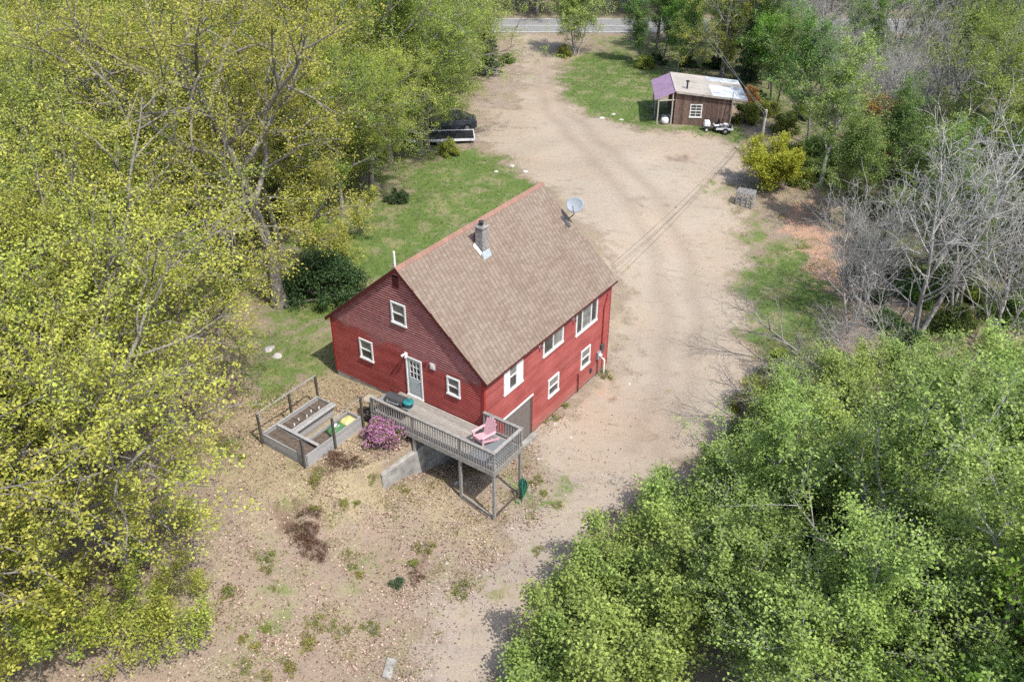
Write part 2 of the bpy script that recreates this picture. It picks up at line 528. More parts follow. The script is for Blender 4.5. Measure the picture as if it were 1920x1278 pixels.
class MB:
    def __init__(s, off=(0, 0, 0)):
        s.v, s.f, s.off = [], [], off

    def add(s, vs, fs):
        n = len(s.v)
        ox, oy, oz = s.off
        s.v += [(x - ox, y - oy, z - oz) for x, y, z in vs]
        s.f += [tuple(i + n for i in f) for f in fs]
        return s

    def box(s, x0, x1, y0, y1, z0, z1):
        return s.add([(x0, y0, z0), (x1, y0, z0), (x1, y1, z0), (x0, y1, z0), (x0, y0, z1), (x1, y0, z1), (x1, y1, z1), (x0, y1, z1)], BOXF)

    def bar(s, a, b, w, h=None, up=(0, 0, 1)):
        """rectangular bar from a to b, w wide, h high"""
        h = h or w
        a, b = Vector(a), Vector(b)
        d = (b - a).normalized()
        up = Vector(up)
        if abs(d.dot(up)) > .98:
            up = Vector((1, 0, 0))
        r = d.cross(up).normalized()
        q = r.cross(d)
        vs = []
        for p in (a, b):
            for i, j in ((-1, -1), (1, -1), (1, 1), (-1, 1)):
                vs.append(tuple(p + r * (i * w / 2) + q * (j * h / 2)))
        return s.add(vs, ((0, 3, 2, 1), (4, 5, 6, 7), (0, 1, 5, 4), (1, 2, 6, 5), (2, 3, 7, 6), (3, 0, 4, 7)))

    def tube(s, pts, rad, sides=8, caps=True):
        pts = [Vector(p) for p in pts]
        if not isinstance(rad, (list, tuple)):
            rad = [rad] * len(pts)
        vs, fs = [], []
        n = len(pts)
        for i, p in enumerate(pts):
            d = (pts[min(i + 1, n - 1)] - pts[max(i - 1, 0)]).normalized()
            up = Vector((0, 0, 1)) if abs(d.z) < .95 else Vector((1, 0, 0))
            r = d.cross(up).normalized()
            q = r.cross(d)
            for k in range(sides):
                a = 2 * math.pi * k / sides
                vs.append(tuple(p + (r * math.cos(a) + q * math.sin(a)) * rad[i]))
        for i in range(n - 1):
            for k in range(sides):
                k2 = (k + 1) % sides
                fs.append((i * sides + k, i * sides + k2, (i + 1) * sides + k2, (i + 1) * sides + k))
        if caps:
            fs.append(tuple(range(sides))[::-1])
            fs.append(tuple((n - 1) * sides + k for k in range(sides)))
        return s.add(vs, fs)

    def lathe(s, c, prof, sides=16):
        vs, fs = [], []
        for r, z in prof:
            for k in range(sides):
                a = 2 * math.pi * k / sides
                vs.append((c[0] + r * math.cos(a), c[1] + r * math.sin(a), c[2] + z))
        for i in range(len(prof) - 1):
            for k in range(sides):
                k2 = (k + 1) % sides
                fs.append((i * sides + k, i * sides + k2, (i + 1) * sides + k2, (i + 1) * sides + k))
        fs.append(tuple(range(sides))[::-1])
        fs.append(tuple((len(prof) - 1) * sides + k for k in range(sides)))
        return s.add(vs, fs)

    def mesh(s, name, smooth=False):
        me = bpy.data.meshes.new(name)
        me.from_pydata(s.v, [], s.f)
        if smooth:
            me.polygons.foreach_set('use_smooth', [True] * len(me.polygons))
        me.update()
        return me

    def build(s, name, material, parent=None, loc=None, smooth=False, bevel=0):
        o = link(name, s.mesh(name, smooth), material, parent, loc)
        if bevel:
            b = o.modifiers.new('bevel', 'BEVEL')
            b.width = bevel
            b.segments = 1
        return o


def np_mesh(name, verts, quads, tint=None, smooth=False):
    me = bpy.data.meshes.new(name)
    verts = np.asarray(verts, np.float32)
    quads = np.asarray(quads, np.int32)
    me.vertices.add(len(verts))
    me.vertices.foreach_set('co', verts.ravel())
    n, k = quads.shape
    me.loops.add(n * k)
    me.loops.foreach_set('vertex_index', quads.ravel())
    me.polygons.add(n)
    me.polygons.foreach_set('loop_start', np.arange(0, n * k, k, dtype=np.int32))
    if smooth:
        me.polygons.foreach_set('use_smooth', np.ones(n, bool))
    if tint is not None:
        a = me.attributes.new('tint', 'FLOAT', 'FACE')
        a.data.foreach_set('value', np.asarray(tint, np.float32))
    me.update()
    me.validate()
    return me


# ------------------------------------------------------------------ terrain sheet, split into ground / driveway / lawn
def axis(fine0, fine1, step, lo, hi, extra=None):
    a = list(np.arange(fine0, fine1 + 1e-6, step))
    s = step
    x = fine1
    while x < hi:
        s = min(s * 1.18, 12)
        x += s
        a.append(x)
    s = step
    x = fine0
    while x > lo:
        s = min(s * 1.18, 12)
        x -= s
        a.append(x)
    if extra:
        a = [t for t in a if not (extra[0] - 1e-6 < t < extra[1] + 1e-6)] + list(np.arange(extra[0], extra[1] + 1e-6, extra[2]))
    return np.array(sorted(a))


def seg_sd(poly, X, Y):
    """signed distance to polygon, positive inside"""
    P = np.array(poly)
    Q = np.roll(P, -1, 0)
    best = np.full(X.shape, 1e9)
    inside = np.zeros(X.shape, bool)
    for (ax, ay), (bx, by) in zip(P, Q):
        dx, dy = bx - ax, by - ay
        t = np.clip(((X - ax) * dx + (Y - ay) * dy) / (dx * dx + dy * dy + 1e-9), 0, 1)
        best = np.minimum(best, np.hypot(X - ax - t * dx, Y - ay - t * dy))
        c = ((ay > Y) != (by > Y)) & (X < (bx - ax) * (Y - ay) / (by - ay + 1e-12) + ax)
        inside ^= c
    return np.where(inside, best, -best)


def line_d(pts, X, Y):
    best = np.full(X.shape, 1e9)
    for (ax, ay), (bx, by) in zip(pts[:-1], pts[1:]):
        dx, dy = bx - ax, by - ay
        t = np.clip(((X - ax) * dx + (Y - ay) * dy) / (dx * dx + dy * dy + 1e-9), 0, 1)
        best = np.minimum(best, np.hypot(X - ax - t * dx, Y - ay - t * dy))
    return best


def pxp(*pts):
    return [ground(*p) for p in pts]


DRIVE = pxp((960, 66), (1035, 66), (1042, 110), (1034, 150), (1058, 192), (1110, 222), (1200, 246), (1310, 252), (1392, 275), (1385, 330), (1372, 380), (1395, 450), (1382, 520), (1402, 600), (1415, 680), (1385, 780), (1330, 860), (1240, 910), (1160, 980), (1090, 1060), (1010, 1180), (930, 1290), (760, 1290), (830, 1180), (930, 1060), (1010, 960), (1010, 880), (1000, 830), (1060, 770), (1145, 700), (1180, 600), (1150, 480), (1080, 395), (1010, 335), (940, 290), (905, 262), (920, 225), (968, 195), (984, 160), (982, 130), (978, 100))
LAWNS = [pxp((868, 282), (930, 290), (990, 335), (1010, 360), (760, 505), (640, 600), (560, 640), (540, 560), (640, 440), (760, 350), (800, 300)),
         pxp((520, 650), (600, 620), (632, 690), (590, 705), (545, 735), (490, 752), (470, 710)),
         pxp((1050, 135), (1100, 100), (1180, 95), (1245, 130), (1245, 240), (1200, 240), (1115, 217), (1062, 185)),
         pxp((1395, 480), (1500, 450), (1560, 540), (1580, 640), (1480, 690), (1410, 640), (1392, 560)),
         pxp((1240, 240), (1380, 235), (1400, 262), (1300, 252))]
SOFTG = [(pxp((1340, 345), (1400, 350), (1390, 372), (1330, 362)), .6), (pxp((975, 890), (1020, 880), (1070, 930), (1040, 960), (990, 940)), .7),
         (pxp((1400, 400), (1440, 400), (1450, 450), (1400, 460)), .7), (pxp((380, 810), (470, 810), (470, 870), (400, 870)), .75), (pxp((470, 590), (560, 560), (625, 590), (615, 660), (520, 690), (450, 720), (440, 640)), .62),
         (pxp((470, 1060), (520, 1030), (540, 1110), (490, 1130)), .55), (pxp((560, 890), (620, 890), (610, 930), (570, 930)), .5),
         (pxp((1000, 1000), (1060, 1000), (1040, 1060), (1000, 1050)), .45), (pxp((620, 1040), (700, 1050), (690, 1100), (640, 1090)), .42),
         (pxp((440, 1180), (560, 1170), (560, 1260), (440, 1260)), .45), (pxp((840, 1090), (960, 1060), (900, 1130), (830, 1150)), .4)]
WOODS = [([(-14, 44), (-9, 52), (-8, 58), (-5, 70), (-5, 108), (-80, 108), (-60, 60), (-30, 40), (-20, 40)], .62), ([(24, 58), (24, 74), (22, 82), (10, 98), (10, 111), (90, 111), (60, 60), (34, 40), (26, 46)], .6), ([(9, 10), (7, 20), (12, 30), (18, 36), (40, 36), (40, 10)], .5)]
ORANGE = pxp((1470, 380), (1510, 380), (1590, 500), (1600, 560), (1560, 550), (1500, 470))
DRY = pxp((300, 760), (480, 740), (560, 730), (640, 695), (720, 735), (690, 780), (720, 850), (860, 930), (900, 1010), (760, 960), (560, 930), (470, 960), (400, 900))
DIRT = pxp((890, 150), (985, 90), (990, 160), (970, 200), (925, 235), (905, 270), (885, 265), (880, 200))
GREYG = pxp((1000, 830), (1070, 800), (1100, 900), (1180, 960), (1060, 1080), (920, 1290), (700, 1290), (860, 1100), (960, 1000))
BROWN = [pxp((530, 990), (565, 930), (600, 960), (605, 1010), (575, 1030)), pxp((610, 845), (655, 845), (655, 880), (620, 880)),
         pxp((1240, 290), (1290, 285), (1300, 305), (1250, 312)), pxp((750, 1075), (800, 1060), (810, 1100), (770, 1105)),
         pxp((1200, 372), (1225, 372), (1225, 390), (1205, 390)), pxp((1245, 372), (1270, 376), (1262, 386)),
         pxp((1130, 730), (1150, 690), (1160, 720), (1140, 760)), pxp((1185, 800), (1200, 780), (1195, 820), (1180, 850)), pxp((1330, 330), (1380, 335), (1370, 350))]
RUTS = [pxp((1060, 245), (1110, 300), (1180, 380), (1230, 480), (1250, 600), (1240, 720), (1190, 840)), pxp((1100, 240), (1165, 300), (1240, 380), (1290, 480), (1310, 600), (1295, 720), (1240, 850)), pxp((1000, 68), (1003, 120), (1012, 170), (1030, 215), (1060, 245)), pxp((1018, 68), (1022, 120), (1036, 165), (1062, 205), (1100, 240))]
HOUSE_RED = pxp((1005, 805), (1075, 760), (1140, 700), (1165, 720), (1100, 790), (1040, 820))

xs = axis(-22, 28, .3, -330, 360, (-9, 1.5, .12))
ys = axis(14, 98, .3, -70, 520, (26.4, 36, .12))
GX, GY = np.meshgrid(xs, ys)
GZ = terr(GX, GY)


WX = GX + .55 * np.sin(GY * .9 + 1.7 * np.sin(GX * .5)) + .4 * np.sin(GY * 2.3 + GX * 1.1) + .2 * np.sin(GX * 4.1 - GY * 3.3)
WY = GY + .55 * np.sin(GX * .8 + 1.9 * np.sin(GY * .45 + 2)) + .4 * np.sin(GX * 2.1 - GY * 1.3 + 1) + .2 * np.sin(GX * 3.7 + GY * 4.3)
near_house = np.exp(-(np.minimum(np.abs(w2h(GX, GY)[0]), 30) / 3.5) ** 2) * (np.abs(w2h(GX, GY)[1] - 4) < 9)


def soft(sd, w):
    return np.clip(.5 + sd / (2 * w), 0, 1)


d_sand = seg_sd(DRIVE, WX, WY)
z_sand = soft(d_sand, 1.3)
d_lawn = [seg_sd(p, WX, WY) for p in LAWNS]
z_grass = np.max([soft(d, 1.0) for d in d_lawn], axis=0)
for p, a in SOFTG:
    z_grass = np.maximum(z_grass, soft(seg_sd(p, WX, WY), .9) * a)
for p, a in WOODS:
    z_grass = np.maximum(z_grass, soft(seg_sd(p, WX, WY), 1.5) * a)
# strip of worn verge beside the gravel keeps some green
z_orange = soft(seg_sd(ORANGE, WX, WY), .9) * .9
z_orange = np.maximum(z_orange, soft(seg_sd(HOUSE_RED, WX, WY), .9) * .38)
z_dry = soft(seg_sd(DRY, WX, WY), 1.5)
z_grey = np.maximum(soft(seg_sd(GREYG, WX, WY), 1.5), soft(seg_sd(DIRT, WX, WY), 2.0) * .45)
z_brown = np.max([soft(seg_sd(p, WX, WY), .8) * (.9 if i < 2 else .62) for i, p in enumerate(BROWN)], axis=0)
z_rut = np.zeros_like(GX)
for r in RUTS:          # wheel tracks worn into the far lane and across the yard
    z_rut = np.maximum(z_rut, np.clip(1.15 - line_d(r, GX + .12 * np.sin(GY * .8), GY) / .75, 0, 1))
z_sand = z_sand * (1 - .35 * z_grey)

nx_, ny_ = len(xs), len(ys)
idx = np.arange(nx_ * ny_).reshape(ny_, nx_)
quads = np.stack([idx[:-1, :-1], idx[:-1, 1:], idx[1:, 1:], idx[1:, :-1]], -1).reshape(-1, 4)
V = np.stack([GX.ravel(), GY.ravel(), GZ.ravel()], 1)
ZA = np.stack([z_sand.ravel(), z_grass.ravel(), z_orange.ravel(), z_rut.ravel()], 1)
ZB = np.stack([z_dry.ravel(), z_brown.ravel(), z_grey.ravel(), np.ones(V.shape[0])], 1)
fs_sand = d_sand.ravel()[quads].mean(1)
fs_lawn = np.max([d.ravel()[quads].mean(1) for d in d_lawn], axis=0)
cls = np.where(fs_sand > 0, 1, np.where(fs_lawn > 0, 2, 0))
for c, nm in ((0, 'ground'), (1, 'driveway'), (2, 'lawn')):
    q = quads[cls == c]
    used, inv = np.unique(q, return_inverse=True)
    me = np_mesh(nm, V[used], inv.reshape(-1, 4), None, True)
    for an, arr in (('zone', ZA), ('zone2', ZB)):
        a = me.attributes.new(an, 'FLOAT_COLOR', 'POINT')
        a.data.foreach_set('color', arr[used].astype(np.float32).ravel())
    o = link(nm, me, 'ground')
    o['kind'] = 'structure'

# the road beyond the drive
road = thing('road', 'grey asphalt road crossing beyond the drive', 'road', (0, 116.5, 0))
del road['label'], road['category']
road['kind'] = 'structure'
MB().box(-200, 230, -3.7, 3.7, -.05, .035).build('asphalt', 'asphalt', road)
for yy in (-3.3, 3.3):
    MB().box(-200, 230, yy - .07, yy + .07, .036, .041).build('edge_line', 'road_paint', road)
MB().box(-200, 230, -.22, -.1, .036, .041).build('centre_line', 'road_paint', road)

# ------------------------------------------------------------------ house
HLABEL = 'red clapboard house with brown shingle gable roof and white windows'
house = hthing('house', HLABEL, 'house', 0, 0, 0)
# openings: gable wall (x0, x1, z0, z1) with x = -u ; side wall (y0, y1, z0, z1)
G_OPEN = {'attic': (-5.06, -4.20, 6.82, 7.92), 'left': (-7.28, -6.44, 4.07, 5.18), 'small': (-2.03, -1.29, 4.17, 5.13), 'door': (-4.40, -3.46, 3.14, 5.27), 'vent': (-4.86, -4.5, 8.7, 9.2)}
S_OPEN = {'low_a': (5.16, 6.12, 1.59, 2.66), 'low_b': (8.2, 9.13, 1.57, 2.69), 'slide_a': (1.46, 2.95, 3.97, 5.42), 'slide_b': (4.62, 6.38, 4.30, 5.50), 'triple': (7.55, 9.61, 3.93, 5.50), 'garage': (1.5, 3.82, .40, 2.60)}
EXP = .128
wall_g = MB().add([(-W, .06, 2.62), (-.01, .06, 2.62), (-.01, .06, HE), (-RU, .06, R_Z - .12), (-W, .06, HE)], [(0, 1, 2, 3, 4)]).build('gable_wall', 'maroon', house)
wall_s = MB().box(-.12, -.03, .02, L - .02, .3, HE - .02).build('side_wall', 'red_trim', house)
MB().box(-W + .02, -.06, L - .16, L - .02, .3, HE - .02).add([(-W, L - .02, HE - .02), (-.06, L - .02, HE - .02), (-RU, L - .02, R_Z - .15)], [(0, 1, 2)]).build('rear_wall', 'siding_side', house)
MB().box(-W + .01, -W + .12, .05, L - .05, 2.5, HE - .02).build('far_wall', 'siding_side', house)


def split(a, b, z0, z1, opens, margin=.0):
    segs = [(a, b)]
    for (o0, o1, p0, p1) in opens:
        if p1 <= z0 + .03 or p0 >= z1 - .03:
            continue
        ns = []
        for s0, s1 in segs:
            if o1 <= s0 or o0 >= s1:
                ns.append((s0, s1))
            else:
                if o0 - s0 > .03:
                    ns.append((s0, o0))
                if s1 - o1 > .03:
                    ns.append((o1, s1))
        segs = ns
    return segs


rngb = random.Random(3)
z = 2.64
while z < R_Z - .2:
    z1 = z + EXP
    zt = min(z1, R_Z - .12)

    def lim(zz):
        if zz <= HE:
            return -W, -.002
        return -RU - (R_Z - .12 - zz) / SL, -RU + (R_Z - .12 - zz) / SL
    (a0, b0), (a1, b1) = lim(z), lim(zt)
    for s0, s1 in split(a0, b0, z, zt, G_OPEN.values()):
        t0 = a1 if s0 == a0 else s0
        t1 = b1 if s1 == b0 else s1
        if t1 - t0 < .02:
            t0 = t1 = (t0 + t1) / 2
            t1 += .01
        j = rngb.uniform(-.002, .002)
        yb, yt = -.012 + j, .014
        ze, q_ = z + .034, .034 / (zt + .012 - z)          # paler lower edge of the board: its sunlit strip put into the colour
        ye, e0, e1 = yb + (yt - yb) * q_, s0 + (t0 - s0) * q_, s1 + (t1 - s1) * q_
        zt_ = zt + .012
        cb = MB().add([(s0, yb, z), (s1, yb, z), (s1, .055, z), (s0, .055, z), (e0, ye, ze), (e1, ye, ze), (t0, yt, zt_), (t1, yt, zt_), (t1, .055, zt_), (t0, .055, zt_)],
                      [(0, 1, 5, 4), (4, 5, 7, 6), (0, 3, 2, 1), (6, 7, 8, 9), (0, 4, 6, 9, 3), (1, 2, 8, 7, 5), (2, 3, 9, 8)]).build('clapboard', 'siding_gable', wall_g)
        cb.data.materials.append(M['siding_lit_edge'])
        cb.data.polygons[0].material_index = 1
    z = z1
z = .42
while z < HE - .1:
    z1 = min(z + EXP, HE - .08)
    for s0, s1 in split(.0, L, z, z1, S_OPEN.values()):
        j = rngb.uniform(-.003, .003)
        xb, xt = .014 + j, -.012
        MB().add([(-.028, s0, z), (xb, s0, z), (xb, s1, z), (-.028, s1, z), (-.028, s0, z1 + .008), (xt, s0, z1 + .008), (xt, s1, z1 + .008), (-.028, s1, z1 + .008)], BOXF).build('clapboard', 'siding_side', wall_s)
    z = z1
# corner boards
MB().box(-.10, .022, -.035, .0, 2.62, HE - .25).build('corner_board', 'red_trim', house)
MB().box(.016, .030, -.035, .09, .42, HE - .25).build('corner_board', 'red_trim', house)
MB().box(-.09, .028, L + .0, L + .025, .42, HE - .25).build('corner_board', 'red_trim', house)
MB().box(-W - .025, -W + .07, -.03, .0, 2.62, HE - .1).build('corner_board', 'red_trim', house)
# foundation
fnd = MB().box(-W + .03, -.03, .03, L - .03, -.6, .418).box(-W + .03, -2.1, -.0, .1, 1.2, 2.61).build('foundation', 'concrete', house)
MB().box(-2.2, -.04, .03, .1, .0, 2.61).build('basement_wall', 'concrete', house)


def window(parent, wall, o0, o1, z0, z1, kind='hung'):
    """frame, sashes and panes in the wall plane; wall 'g' faces -y, 's' faces +x"""
    def B(a0, a1, d0, d1, c0, c1, mb=None):
        mb = mb or MB()
        if wall == 'g':
            return mb.box(a0, a1, -d1, -d0, c0, c1)
        return mb.box(d0, d1, a0, a1, c0, c1)
    win = bpy.data.objects.new('window', None)
    COL.objects.link(win)
    win.parent = house
    t = .085
    fr = MB()
    B(o0, o0 + t, -.03, .045, z0, z1, fr)
    B(o1 - t, o1, -.03, .045, z0, z1, fr)
    B(o0 + t, o1 - t, -.03, .045, z1 - t, z1, fr)
    B(o0 - .02, o1 + .02, -.03, .07, z0 - .03, z0 + t * .8, fr)
    fr.build('frame', 'white_trim', win, bevel=.006)
    i0, i1, j0, j1 = o0 + t, o1 - t, z0 + t * .8, z1 - t
    if kind == 'hung':
        zm = (j0 + j1) / 2
        B(i0, i1, -.02, .02, zm - .03, zm + .03).build('meeting_rail', 'white_trim', win)
        B(i0, i1, -.045, -.012, zm + .03, j1).build('pane', 'glass_pale', win)
        B(i0, i1, -.05, -.022, j0, zm - .03).build('pane', 'glass', win)
    elif kind == 'slide':
        m = (i0 + i1) / 2
        B(m - .03, m + .03, -.02, .025, j0, j1).build('mullion', 'white_trim', win)
        B(i0, m - .03, -.045, -.012, j0, j1).build('pane', 'glass', win)
        B(m + .03, i1, -.045, -.018, j0, j1).build('pane', 'glass_pale', win)
    elif kind == 'shutter':
        w_ = (i1 - i0)
        B(i0, i0 + w_ * .30, -.02, .02, j0, j1).build('side_sash', 'white_trim', win)
        B(i0 + w_ * .68, i1, -.02, .02, j0, j1).build('side_sash', 'white_trim', win)
        zm = j0 + (j1 - j0) * .5
        B(i0 + w_ * .30, i0 + w_ * .68, -.02, .015, zm - .03, zm + .03).build('meeting_rail', 'white_trim', win)
        B(i0 + w_ * .30, i0 + w_ * .68, -.045, -.012, zm + .03, j1).build('pane', 'glass_pale', win)
        B(i0 + w_ * .30, i0 + w_ * .68, -.045, -.018, j0, zm - .03).build('pane', 'glass', win)
    elif kind == 'triple':
        a, b = i0 + (i1 - i0) * .27, i0 + (i1 - i0) * .73
        for m in (a, b):
            B(m - .035, m + .035, -.02, .03, j0, j1).build('mullion', 'white_trim', win)
        B(i0, a - .035, -.045, -.012, j0, j1).build('pane', 'glass', win)
        B(a + .035, b - .035, -.045, -.014, j0, j1).build('pane', 'glass_pale', win)
        B(b + .035, i1, -.045, -.016, j0, j1).build('pane', 'glass', win)
    return win


window(house, 'g', *G_OPEN['attic'])
window(house, 'g', *G_OPEN['left'])
window(house, 'g', *G_OPEN['small'])
window(house, 's', *S_OPEN['low_a'])
window(house, 's', *S_OPEN['low_b'])
window(house, 's', *S_OPEN['slide_a'], 'shutter')
window(house, 's', *S_OPEN['slide_b'], 'slide')
window(house, 's', *S_OPEN['triple'], 'triple')
# gable vent
gv = MB().box(-4.86, -4.5, -.01, .05, 8.7, 9.2).build('gable_vent', 'maroon', house)
for k in range(6):
    MB().add([(-4.83, -.035, 8.73 + k * .075), (-4.53, -.035, 8.73 + k * .075), (-4.53, -.012, 8.79 + k * .075), (-4.83, -.012, 8.79 + k * .075)], [(0, 1, 2, 3)]).build('louver', 'maroon', gv)
# entry door with nine panes
x0, x1, z0, z1 = G_OPEN['door']
door = bpy.data.objects.new('door', None)
COL.objects.link(door)
door.parent = house
fr = MB().box(x0, x0 + .07, -.045, .03, z0, z1).box(x1 - .07, x1, -.045, .03, z0, z1).box(x0 + .07, x1 - .07, -.045, .03, z1 - .07, z1).box(x0 - .02, x1 + .02, -.07, .03, z0 - .05, z0 + .03)
fr.build('frame', 'white_trim', door, bevel=.006)
dx0, dx1 = x0 + .07, x1 - .07
gx0, gx1, gz0, gz1 = dx0 + .14, dx1 - .06, z0 + 1.02, z1 - .16
MB().box(dx0, dx1, -.01, .03, z0 + .03, gz0).box(dx0, gx0, -.01, .03, gz0, gz1).box(gx1, dx1, -.01, .03, gz0, gz1).box(dx0, dx1, -.01, .03, gz1, z1 - .07).build('leaf', 'door_paint', door)
MB().box(dx0 + .12, dx1 - .12, -.018, -.0101, z0 + .2, z0 + .86).build('lower_panel', 'door_paint', door, bevel=.006)
cw, ch = (gx1 - gx0) / 3, (gz1 - gz0) / 3
for i in range(3):
    for j in range(3):
        MB().box(gx0 + i * cw + .02, gx0 + (i + 1) * cw - .02, .008, .02, gz0 + j * ch + .02, gz0 + (j + 1) * ch - .02).build('pane', 'glass', door)
mu = MB()
for i in (0, 1, 2, 3):
    mu.box(gx0 + i * cw - .02, gx0 + i * cw + .02, -.014, .025, gz0, gz1)
    mu.box(gx0, gx1, -.012, .025, gz0 + i * ch - .02, gz0 + i * ch + .02)
mu.build('muntin_grid', 'white_trim', door)
MB().lathe((dx1 - .07, -.04, z0 + .98), [(.005, -.03), (.03, -.02), (.034, 0), (.03, .02), (.005, .03)], 10).build('handle', 'galv', door, smooth=True)
# porch lamp with two heads over the door
lamp = MB().box(-4.42, -4.26, -.06, -.02, 5.3, 5.46).build('flood_lamp', 'white_trim', house)
for dx_ in (-.12, .12):
    MB().tube([(-4.34, -.05, 5.38), (-4.34 + dx_ * .6, -.12, 5.36), (-4.34 + dx_, -.22, 5.30)], [.03, .045, .075], 10).build('lamp_head', 'white_trim', lamp, smooth=True)
MB().box(-2.94, -2.66, -.05, -.02, 5.14, 5.44).box(-2.87, -2.73, -.065, -.05, 5.21, 5.37).build('wall_vent', 'white_trim', house)
MB().box(-3.2, -3.12, -.06, -.02, 5.3, 5.42).build('door_bell_box', 'red_trim', house)
# garage door
gy0, gy1, gz0_, gz1_ = S_OPEN['garage']
gar = bpy.data.objects.new('garage_door', None)
COL.objects.link(gar)
gar.parent = house
for k in range(4):
    hh = (gz1_ - .38) / 4
    MB().box(-.10, -.028, gy0 + .02, gy1 - .16, .36 + k * hh + .008, .36 + (k + 1) * hh - .008).build('panel', 'garage', gar)
MB().box(-.06, .035, gy0 - .1, gy1 + .03, gz1_, gz1_ + .09).build('head_trim', 'white_trim', gar)
MB().box(-.06, -.022, gy1 - .15, gy1 - .02, .36, gz1_).build('jamb', 'dark_post', gar)
MB().box(-.02, .28, gy0 - .1, gy1 + .1, .1, .33).build('door_sill', 'concrete', house)
# eave fascia, soffit and rake boards
ez = HE - SL * OH
MB().box(0.02, OH - .03, -.0, L, ez - .13, ez - .1).build('soffit', 'red_trim', house)
MB().box(OH - .035, OH - .005, -OG, L + OGB, ez - .16, ez + .0).build('fascia', 'maroon', house)
for sgn, nm in ((1, 'rake_board'), (-1, 'rake_board')):
    xe = OH if sgn == 1 else -W - OH
    zb = ez
    MB().add([(-RU, -OG, R_Z - .005), (xe, -OG, zb - .005), (xe, -OG + .03, zb - .005), (-RU, -OG + .03, R_Z - .005),
              (-RU, -OG, R_Z - .21), (xe, -OG, zb - .2), (xe, -OG + .03, zb - .2), (-RU, -OG + .03, R_Z - .21)], BOXF).build(nm, 'maroon', house)
# roof: deck slab + shingle strips + ridge caps
nrm = Vector((SL, 0, 1)).normalized()
roof = bpy.data.objects.new('roof', None)
COL.objects.link(roof)
roof.parent = house
MB().add([(-RU, -OG, R_Z), (OH, -OG, ez), (OH, L + OGB, ez), (-RU, L + OGB, R_Z), (-RU, -OG, R_Z - .03), (OH, -OG, ez - .03), (OH, L + OGB, ez - .03), (-RU, L + OGB, R_Z - .03)], ((0, 1, 2, 3), (4, 7, 6, 5), (0, 4, 5, 1), (1, 5, 6, 2), (2, 6, 7, 3), (3, 7, 4, 0))).build('roof_deck', 'maroon', roof)
MB().add([(-RU, -OG, R_Z + .01), (-W - OH, -OG, ez + .01), (-W - OH, L + OGB, ez + .01), (-RU, L + OGB, R_Z + .01), (-RU, -OG, R_Z - .03), (-W - OH, -OG, ez - .03), (-W - OH, L + OGB, ez - .03), (-RU, L + OGB, R_Z - .03)], BOXF).build('far_slope', 'shingle', roof)
SLEN = math.hypot(RU + OH, R_Z - ez)
NC = 44
ex = SLEN / NC
TAB = .25
ang = math.atan(SL)
rs = random.Random(5)
strip_meshes = []
for k in range(14):
    mb = MB()
    tints = []
    for t in range(3):
        g = .020
        dx_, h0 = rs.uniform(-.004, .006), .017 + rs.uniform(-.003, .006)
        a, b = t * TAB + g / 2, (t + 1) * TAB - g / 2
        # local: x down-slope, y along the eave, z off the roof
        mb.add([(0, a, .002), (ex + .012 + dx_, a, .002), (ex + .012 + dx_, b, .002), (0, b, .002), (0, a, .005), (ex + .012 + dx_, a, h0), (ex + .012 + dx_, b, h0), (0, b, .005)], BOXF)
        tints += [rs.random()] * 6
    me = mb.mesh('shingle')
    at_ = me.attributes.new('tint', 'FLOAT', 'FACE')
    at_.data.foreach_set('value', tints)
    me.materials.append(M['shingle'])
    strip_meshes.append(me)
slots = []
for c in range(NC):
    y = -OG - rs.choice((0, TAB * .5)) * 1.0 - (c % 2) * TAB * .5
    y = -OG - ((c * .37) % 1) * TAB * 3
    while y < L + OGB - .05:
        slots.append((c, y))
        y += 3 * TAB
full = [s for s in slots if s[1] >= -OG - .001 and s[1] + 3 * TAB <= L + OGB + .001]
part = [s for s in slots if s not in full]
full.sort(key=lambda s: -s[0])          # the lowest courses lie nearest and show largest


def slot_matrix(c, y):
    d = c * ex
    return Matrix.Translation((-RU + d * math.cos(ang), y, R_Z - d * math.sin(ang))) @ Matrix.Rotation(ang, 4, 'Y')


for i, (c, y) in enumerate(full[:290]):
    o = bpy.data.objects.new('shingle', strip_meshes[rs.randrange(14)])
    COL.objects.link(o)
    o.parent = roof
    o.matrix_local = slot_matrix(c, y)
mb = MB()
tints = []
for c, y in full[290:] + part:
    mt = slot_matrix(c, 0)
    for t in range(3):
        a, b = max(y + t * TAB + .01, -OG), min(y + (t + 1) * TAB - .01, L + OGB)
        if b - a < .03:
            continue
        h0 = .017 + rs.uniform(-.003, .006)
        xe = ex + .012 + rs.uniform(-.004, .006)
        mb.add([tuple(mt @ Vector(p)) for p in [(0, a, .002), (xe, a, .002), (xe, b, .002), (0, b, .002), (0, a, .005), (xe, a, h0), (xe, b, h0), (0, b, .005)]], BOXF)
        tints += [rs.random()] * 6
so = mb.build('shingles', 'shingle', roof)
a = so.data.attributes.new('tint', 'FLOAT', 'FACE')
a.data.foreach_set('value', tints)
so['kind'] = 'stuff'
y = -OG
cap = MB().add([(-.16, 0, -.16 * SL + .03), (0, 0, .035), (.16, 0, -.16 * SL + .03), (.16, .3, -.16 * SL + .045), (0, .3, .05), (-.16, .3, -.16 * SL + .045), (-.16, 0, -.16 * SL + .01), (.16, 0, -.16 * SL + .01), (.16, .3, -.16 * SL + .01), (-.16, .3, -.16 * SL + .01), (0, 0, .01), (0, .3, .01)],
               [(0, 1, 4, 5), (1, 2, 3, 4), (0, 6, 10, 1), (1, 10, 7, 2), (5, 4, 11, 9), (4, 3, 8, 11), (2, 7, 8, 3), (0, 5, 9, 6)]).mesh('ridge_cap')
cap.materials.append(M['ridge_red'])
